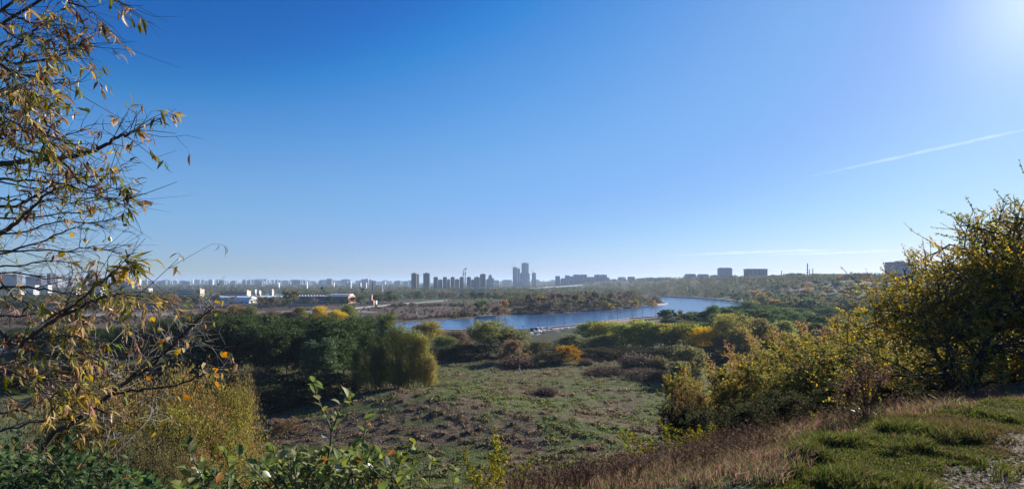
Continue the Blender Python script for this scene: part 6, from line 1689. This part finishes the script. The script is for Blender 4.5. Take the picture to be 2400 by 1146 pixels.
def right_tree():
    g = np.random.default_rng(77)
    X, Y = 19.4, 17.0; z = gz(X, Y)
    root = empty('autumn_tree', (X, Y, z), 'big yellow olive tree filling the right edge, its fine top against the sky', 'tree')
    wg = grow(88, 4.9, 9.6, 4, 0.16, (15, 9, 6), 19, 0.085, stems=3, up=0.3, lean=(-0.16, -0.03), cols=[(0.31, 0.25, 0.065), (0.23, 0.22, 0.06), (0.38, 0.26, 0.06), (0.17, 0.185, 0.055), (0.24, 0.18, 0.085)], w=[3, 3.4, 1.4, 2.4, 1.4], start=0.12)
    for w_ in wg[0]: w_.build('trunk', M_BARK, root)
    wg[1].build('crown', M_NLEAF, root)
    X, Y = 14.3, 16.0; z = gz(X, Y)
    root = empty('autumn_tree', (X, Y, z), 'golden spreading tree left of the big right one, twigs crossing the grey block', 'tree')
    wg = grow(91, 4.3, 7.2, 4, 0.11, (14, 9, 6), 17, 0.08, stems=3, up=0.18, lean=(-0.25, 0.0), cols=[(0.33, 0.26, 0.06), (0.24, 0.22, 0.06), (0.38, 0.27, 0.06), (0.16, 0.18, 0.05)], w=[3, 3, 2, 1.5], start=0.1)
    for w_ in wg[0]: w_.build('trunk', M_BARK, root)
    wg[1].build('crown', M_NLEAF, root)
right_tree()
for kind, px, Y, top, w, lab in [
    ('thin', 300, 23, 912, 150, 'brownish twiggy bush poking out of the rounded lower left thicket'),
    ('thin', 430, 24, 900, 140, 'twiggy thin leaved bush in the crown of the lower left thicket'),
    ('thin', 520, 22, 955, 120, 'thin leaved bush at the sunlit right edge of the lower left thicket'),
    ('green', 370, 19, 985, 140, 'greener bush in the middle of the lower left thicket'),
    ('thin', 470, 18.5, 1025, 120, 'low twiggy bush at the front of the lower left thicket')]:
    near_plant(kind, px, Y, top, w, lab, 'thicket bushes at lower left', 'thicket_bush')
# ------------------------------------------------------------------ grass, weeds and meadow herbs
def blades(P, d, L_, wd, col, bend=0.35, segs=2):
    """tapering bent blades rooted at P, heading d"""
    n = len(P); G = Geo()
    g = np.random.default_rng(1)
    side = np.cross(d, [0, 0, 1.0]) + g.normal(0, 0.3, (n, 3)); side /= np.linalg.norm(side, axis=1, keepdims=True) + 1e-9
    lay = g.normal(0, 1, (n, 3)) * np.array([1, 1, 0]); 
    m = P + d * L_[:, None] * 0.55; t = P + d * L_[:, None] + lay * (bend * L_)[:, None] * 0.5 - np.array([0, 0, 1.0]) * (bend * L_)[:, None] * 0.25
    w = wd[:, None] * side
    V = np.stack([P - w, P + w, m + w * 0.8, m - w * 0.8, t + w * 0.12, t - w * 0.12], 1).reshape(-1, 3)
    i = np.arange(n)[:, None] * 6
    f = np.concatenate([i + np.array([0, 1, 2, 3]), i + np.array([3, 2, 4, 5])])
    G.add(V, f, np.repeat(col, 6, 0), 0)
    return G
def spots(n, g, x0, x1, y0, y1, rule, dens_pow=1.0):
    X = np.empty(0); Y = np.empty(0)
    while len(X) < n:
        y = y0 * (y1 / y0) ** g.uniform(0, 1, n); x = g.uniform(x0, x1, n) * y
        k = rule(x, y); X = np.r_[X, x[k]]; Y = np.r_[Y, y[k]]
    X, Y = X[:n], Y[:n]
    return np.c_[X, Y, terrain(X, Y)]
g = np.random.default_rng(404)
# verge grass between path and rim
def verge(x, y):
    s = edge_s(x, y); pd = (2.15 + 0.64 * x) - y + 0.7 * (fbm(x / 0.6, y / 0.6, 61) - 0.5)
    return (x > 0.50 * y + 0.25 * np.sin(3 * y)) & (s < 1.1 + 1.2 * (fbm(x / 1.5, y / 1.5, 62) - 0.5)) & ((pd < 0.12) | ((pd < 0.6) & (_hash(np.floor(x * 50), np.floor(y * 50), 3) < 0.12)))
P = spots(150000, g, -0.35, 1.15, 3.0, 22, verge); n = len(P)
tu = fbm(P[:, 0] / 0.45, P[:, 1] / 0.45, 66)
d = g.normal(0, 0.42, (n, 3)); d[:, 2] = 1; d[:, 0] += 0.25; d /= np.linalg.norm(d, axis=1, keepdims=True)
L_ = g.uniform(0.025, 0.08, n) * (0.4 + 2.0 * sstep(0.45, 0.75, tu))
col = palette(g, n, [(0.075, 0.095, 0.028), (0.11, 0.145, 0.03), (0.055, 0.072, 0.024), (0.18, 0.165, 0.09), (0.15, 0.10, 0.06)], [4, 2.2, 3, 1.6, 1.4], 0.35)
dry = sstep(0.5, 0.62, fbm(P[:, 0] / 1.3, P[:, 1] / 1.3, 67))[:, None] * 0.65
col = col * (1 - dry) + np.array([0.12, 0.085, 0.045]) * g.uniform(0.6, 1.4, (n, 1)) * dry
blades(P, d, L_, g.uniform(0.0018, 0.0040, n) * (0.6 + 0.12 * P[:, 1]), col).build('grass', M_GRASS, label='short bright green grass on the bank beside the path', kind='stuff')
# dry weeds on the slope beyond the rim
P = spots(75000, g, -0.32, 1.1, 4.0, 34, lambda x, y: ((edge_s(x, y) > 0.1) | ((x < 0.54 * y + 0.25 * np.sin(3 * y)) & (edge_s(x, y) > -2.6))) & (edge_s(x, y) < 16) & (fbm(x / 1.1, y / 1.1, 68) > 0.40)); n = len(P)
patch = fbm(P[:, 0] / 2.5, P[:, 1] / 2.5, 69)
d = g.normal(0, 0.28, (n, 3)); d[:, 2] = 1; d /= np.linalg.norm(d, axis=1, keepdims=True)
L_ = g.uniform(0.06, 0.20, n) * (0.5 + 0.9 * sstep(0.35, 0.65, patch)) * (0.55 + 0.5 * sstep(-0.6, 2.0, edge_s(P[:, 0], P[:, 1]))) * (0.75 + 0.75 * sstep(0.15, 0.45, P[:, 0] / P[:, 1]))
col = palette(g, n, [(0.22, 0.135, 0.10), (0.16, 0.115, 0.08), (0.27, 0.20, 0.135), (0.13, 0.135, 0.06), (0.11, 0.14, 0.045), (0.10, 0.075, 0.06)], [4, 3, 1.4, 2, 2.4, 2], 0.35)
blades(P, d, L_, g.uniform(0.002, 0.0045, n) * (0.5 + 0.13 * P[:, 1]), col, 0.5).build('dry_weeds', M_GRASS, label='tall dry reddish brown weeds and grasses over the rim of the bluff', kind='stuff')
# branching dead stalks with seed heads among them
G = Geo(); P = spots(900, g, 0.0, 0.95, 4.2, 20, lambda x, y: (edge_s(x, y) > 0.5) & (edge_s(x, y) < 10) & (fbm(x / 1.2, y / 1.2, 88) > 0.5))
for p in P:
    h = g.uniform(0.15, 0.38); b = p + np.array([g.normal(0, 0.08), g.normal(0, 0.08), h]); c = np.array((0.12, 0.085, 0.065)) * g.uniform(0.6, 1.8)
    G.tube([p - [0, 0, 0.05], (p + b) / 2 + g.normal(0, 0.02, 3), b], [0.004, 0.003, 0.0015], 3, c, cap=False)
    for k in range(g.integers(3, 8)):
        f = g.uniform(0.45, 1.0); q = p + (b - p) * f; e = q + np.array([g.normal(0, 0.09), g.normal(0, 0.09), g.uniform(0.05, 0.16)])
        G.tube([q, e], [0.002, 0.001], 3, c, cap=False)
        u, v = leaf_frames(3, g, 0.012, 0.8); G.quads(np.tile(e, (3, 1)), u, v, c * 0.8)
G.build('dead_stalks', M_GRASS, label='dead branching weed stalks with dark seed heads on the slope', kind='stuff')
# meadow herbs and tufts
P = spots(300000, g, -0.62, 0.62, 62, 235, lambda x, y: (edge_s(x, y) > 40) & (fbm(x / 2.0, y / 2.0, 70) > 0.24) & (river_sd(x, y) > 8)); n = len(P)
w1 = fbm(P[:, 0] / 14, P[:, 1] / 14, 31); w2 = fbm(P[:, 0] / 4, P[:, 1] / 4, 41); k = sstep(0.39, 0.60, 0.55 * w1 + 0.45 * w2)[:, None]
base = np.array([0.13, 0.15, 0.06]) * (1 - k) + np.array([0.18, 0.14, 0.095]) * k
lump = fbm(P[:, 0] / 2.0, P[:, 1] / 2.0, 70)
u, v = leaf_frames(n, g, 0.17, 0.55, 0.25)
sz = (0.7 + 1.6 * sstep(0.45, 0.75, lump))[:, None]
P[:, 2] += np.abs(g.normal(0, 0.12, n)) + 0.5 * sstep(0.5, 0.8, lump) * g.uniform(0, 1, n)
G = Geo(); G.quads(P, u * sz, v * sz, base * g.uniform(0.55, 1.45, (n, 1))); G.build('meadow_herbs', M_GRASS, label='rough brown and green herbs and tussocks over the hollow meadow', kind='stuff')
# fallen leaves and straw on the path
P = spots(5000, g, 0.5, 1.15, 3.2, 9, lambda x, y: ((2.15 + 0.64 * x) - y > 0.0) & ((2.15 + 0.64 * x) - y < 3)); n = len(P); P[:, 2] += 0.006
d = g.normal(0, 1, (n, 3)); d[:, 2] *= 0.15; d /= np.linalg.norm(d, axis=1, keepdims=True); e = np.cross(d, [0, 0, 1.0]) + g.normal(0, 0.25, (n, 3)); s = g.uniform(0.008, 0.032, (n, 1))
G = Geo(); G.quads(P, d * s, e * s * 0.4, palette(g, n, [(0.17, 0.12, 0.08), (0.10, 0.07, 0.045), (0.26, 0.2, 0.14)], [3, 3, 0.6], 0.4)); G.build('fallen_leaves', M_DRYLEAF, label='small fallen leaves and straw scattered on the bare path', kind='stuff')
# withered dock with fanned brown stalks beside the grass bank
def dock(px, Y, h, label, seed):
    g = np.random.default_rng(seed); X = (px - 1200) / F * Y; z = gz(X, Y); root = empty('withered_dock', (X, Y, z), label, 'plant')
    st, hd, lf = Geo(), Geo(), Geo()
    for k in range(16):
        a = g.uniform(0, 6.28); ln = g.uniform(0.1, 0.55); tip = np.array([math.cos(a) * ln * h * 0.8, math.sin(a) * ln * h * 0.4, h * g.uniform(0.65, 1.0)]); c = (0.10, 0.06, 0.045)
        path = smooth_path([(0, 0, -0.05), tip * 0.5 + np.array([0, 0, 0.05]), tip], 7); st.tube(path, np.linspace(0.007, 0.002, 7), 4, c, cap=False)
        m = 70; f = g.uniform(0.4, 1, (m, 1)); p = path[3] * (1 - f) + tip * f + g.normal(0, 0.025, (m, 3)); u, v = leaf_frames(m, g, 0.016, 0.7); hd.quads(p, u, v, np.array((0.11, 0.076, 0.055)) * g.uniform(0.6, 1.4, (m, 1)))
    m = 160; p = g.normal(0, 0.16, (m, 3)) * h; p[:, 2] = np.abs(p[:, 2]) * 0.8; u, v = leaf_frames(m, g, 0.05, 0.4); lf.quads(p, u, v, np.array((0.06, 0.08, 0.035)) * g.uniform(0.5, 1.5, (m, 1)))
    st.build('stalks', M_GRASS, root); hd.build('seed_heads', M_GRASS, root); lf.build('basal_leaves', M_LEAF, root)
dock(2035, 7.6, 1.05, 'withered brown dock with fanned stalks beside the grass bank', 5)
dock(2000, 9.5, 0.9, 'smaller withered dock behind the fanned one', 6)
# ------------------------------------------------------------------ vapour trail and thin cirrus high above
def cloud(name, pts, rad, dens, label, flat=0.35):
    P = np.array([at(*p) for p in pts]); c0 = P.mean(0); path = smooth_path(P - c0, 160)
    gq = np.random.default_rng(len(pts) + int(rad)); k = np.arange(160)
    G = Geo(); r = rad * np.sin(np.linspace(0.03, math.pi - 0.25, 160)) ** 0.7 * (0.75 + 0.5 * vnoise(k / 4.0, k * 0.0, 5) * vnoise(k / 13.0 + 7, k * 0.0, 6) * 1.6)
    path[:, 2] += (vnoise(k / 5.0, k * 0.0, 8) - 0.5) * rad * 0.35
    G.tube(path, r, 12)
    me = G.mesh(name, []); m, N, L, out = new_mat(name + '_vapour')
    v = N.new('ShaderNodeVolumePrincipled'); v.inputs['Color'].default_value = (1, 1, 1, 1); v.inputs['Density'].default_value = dens; v.inputs['Anisotropy'].default_value = 0.3
    L.new(v.outputs[0], out.inputs['Volume']); me.materials.append(m)
    o = bpy.data.objects.new(name, me); COL.objects.link(o); o.location = c0; tag(o, label, kind='stuff')
cloud('contrail', [(1880, 418, 14000), (2430, 298, 12000)], 42, 1.2e-3, 'thin white vapour trail slanting across the right of the sky')
cloud('cirrus', [(1560, 600, 30000), (1760, 591, 30000), (1960, 586, 30000)], 90, 8e-4, 'faint flat white cirrus streak low over the right ridge')
cloud('cirrus', [(1760, 598, 30000), (1950, 593, 30000), (2120, 586, 30000)], 80, 7e-4, 'second faint cirrus streak, lower and further right')
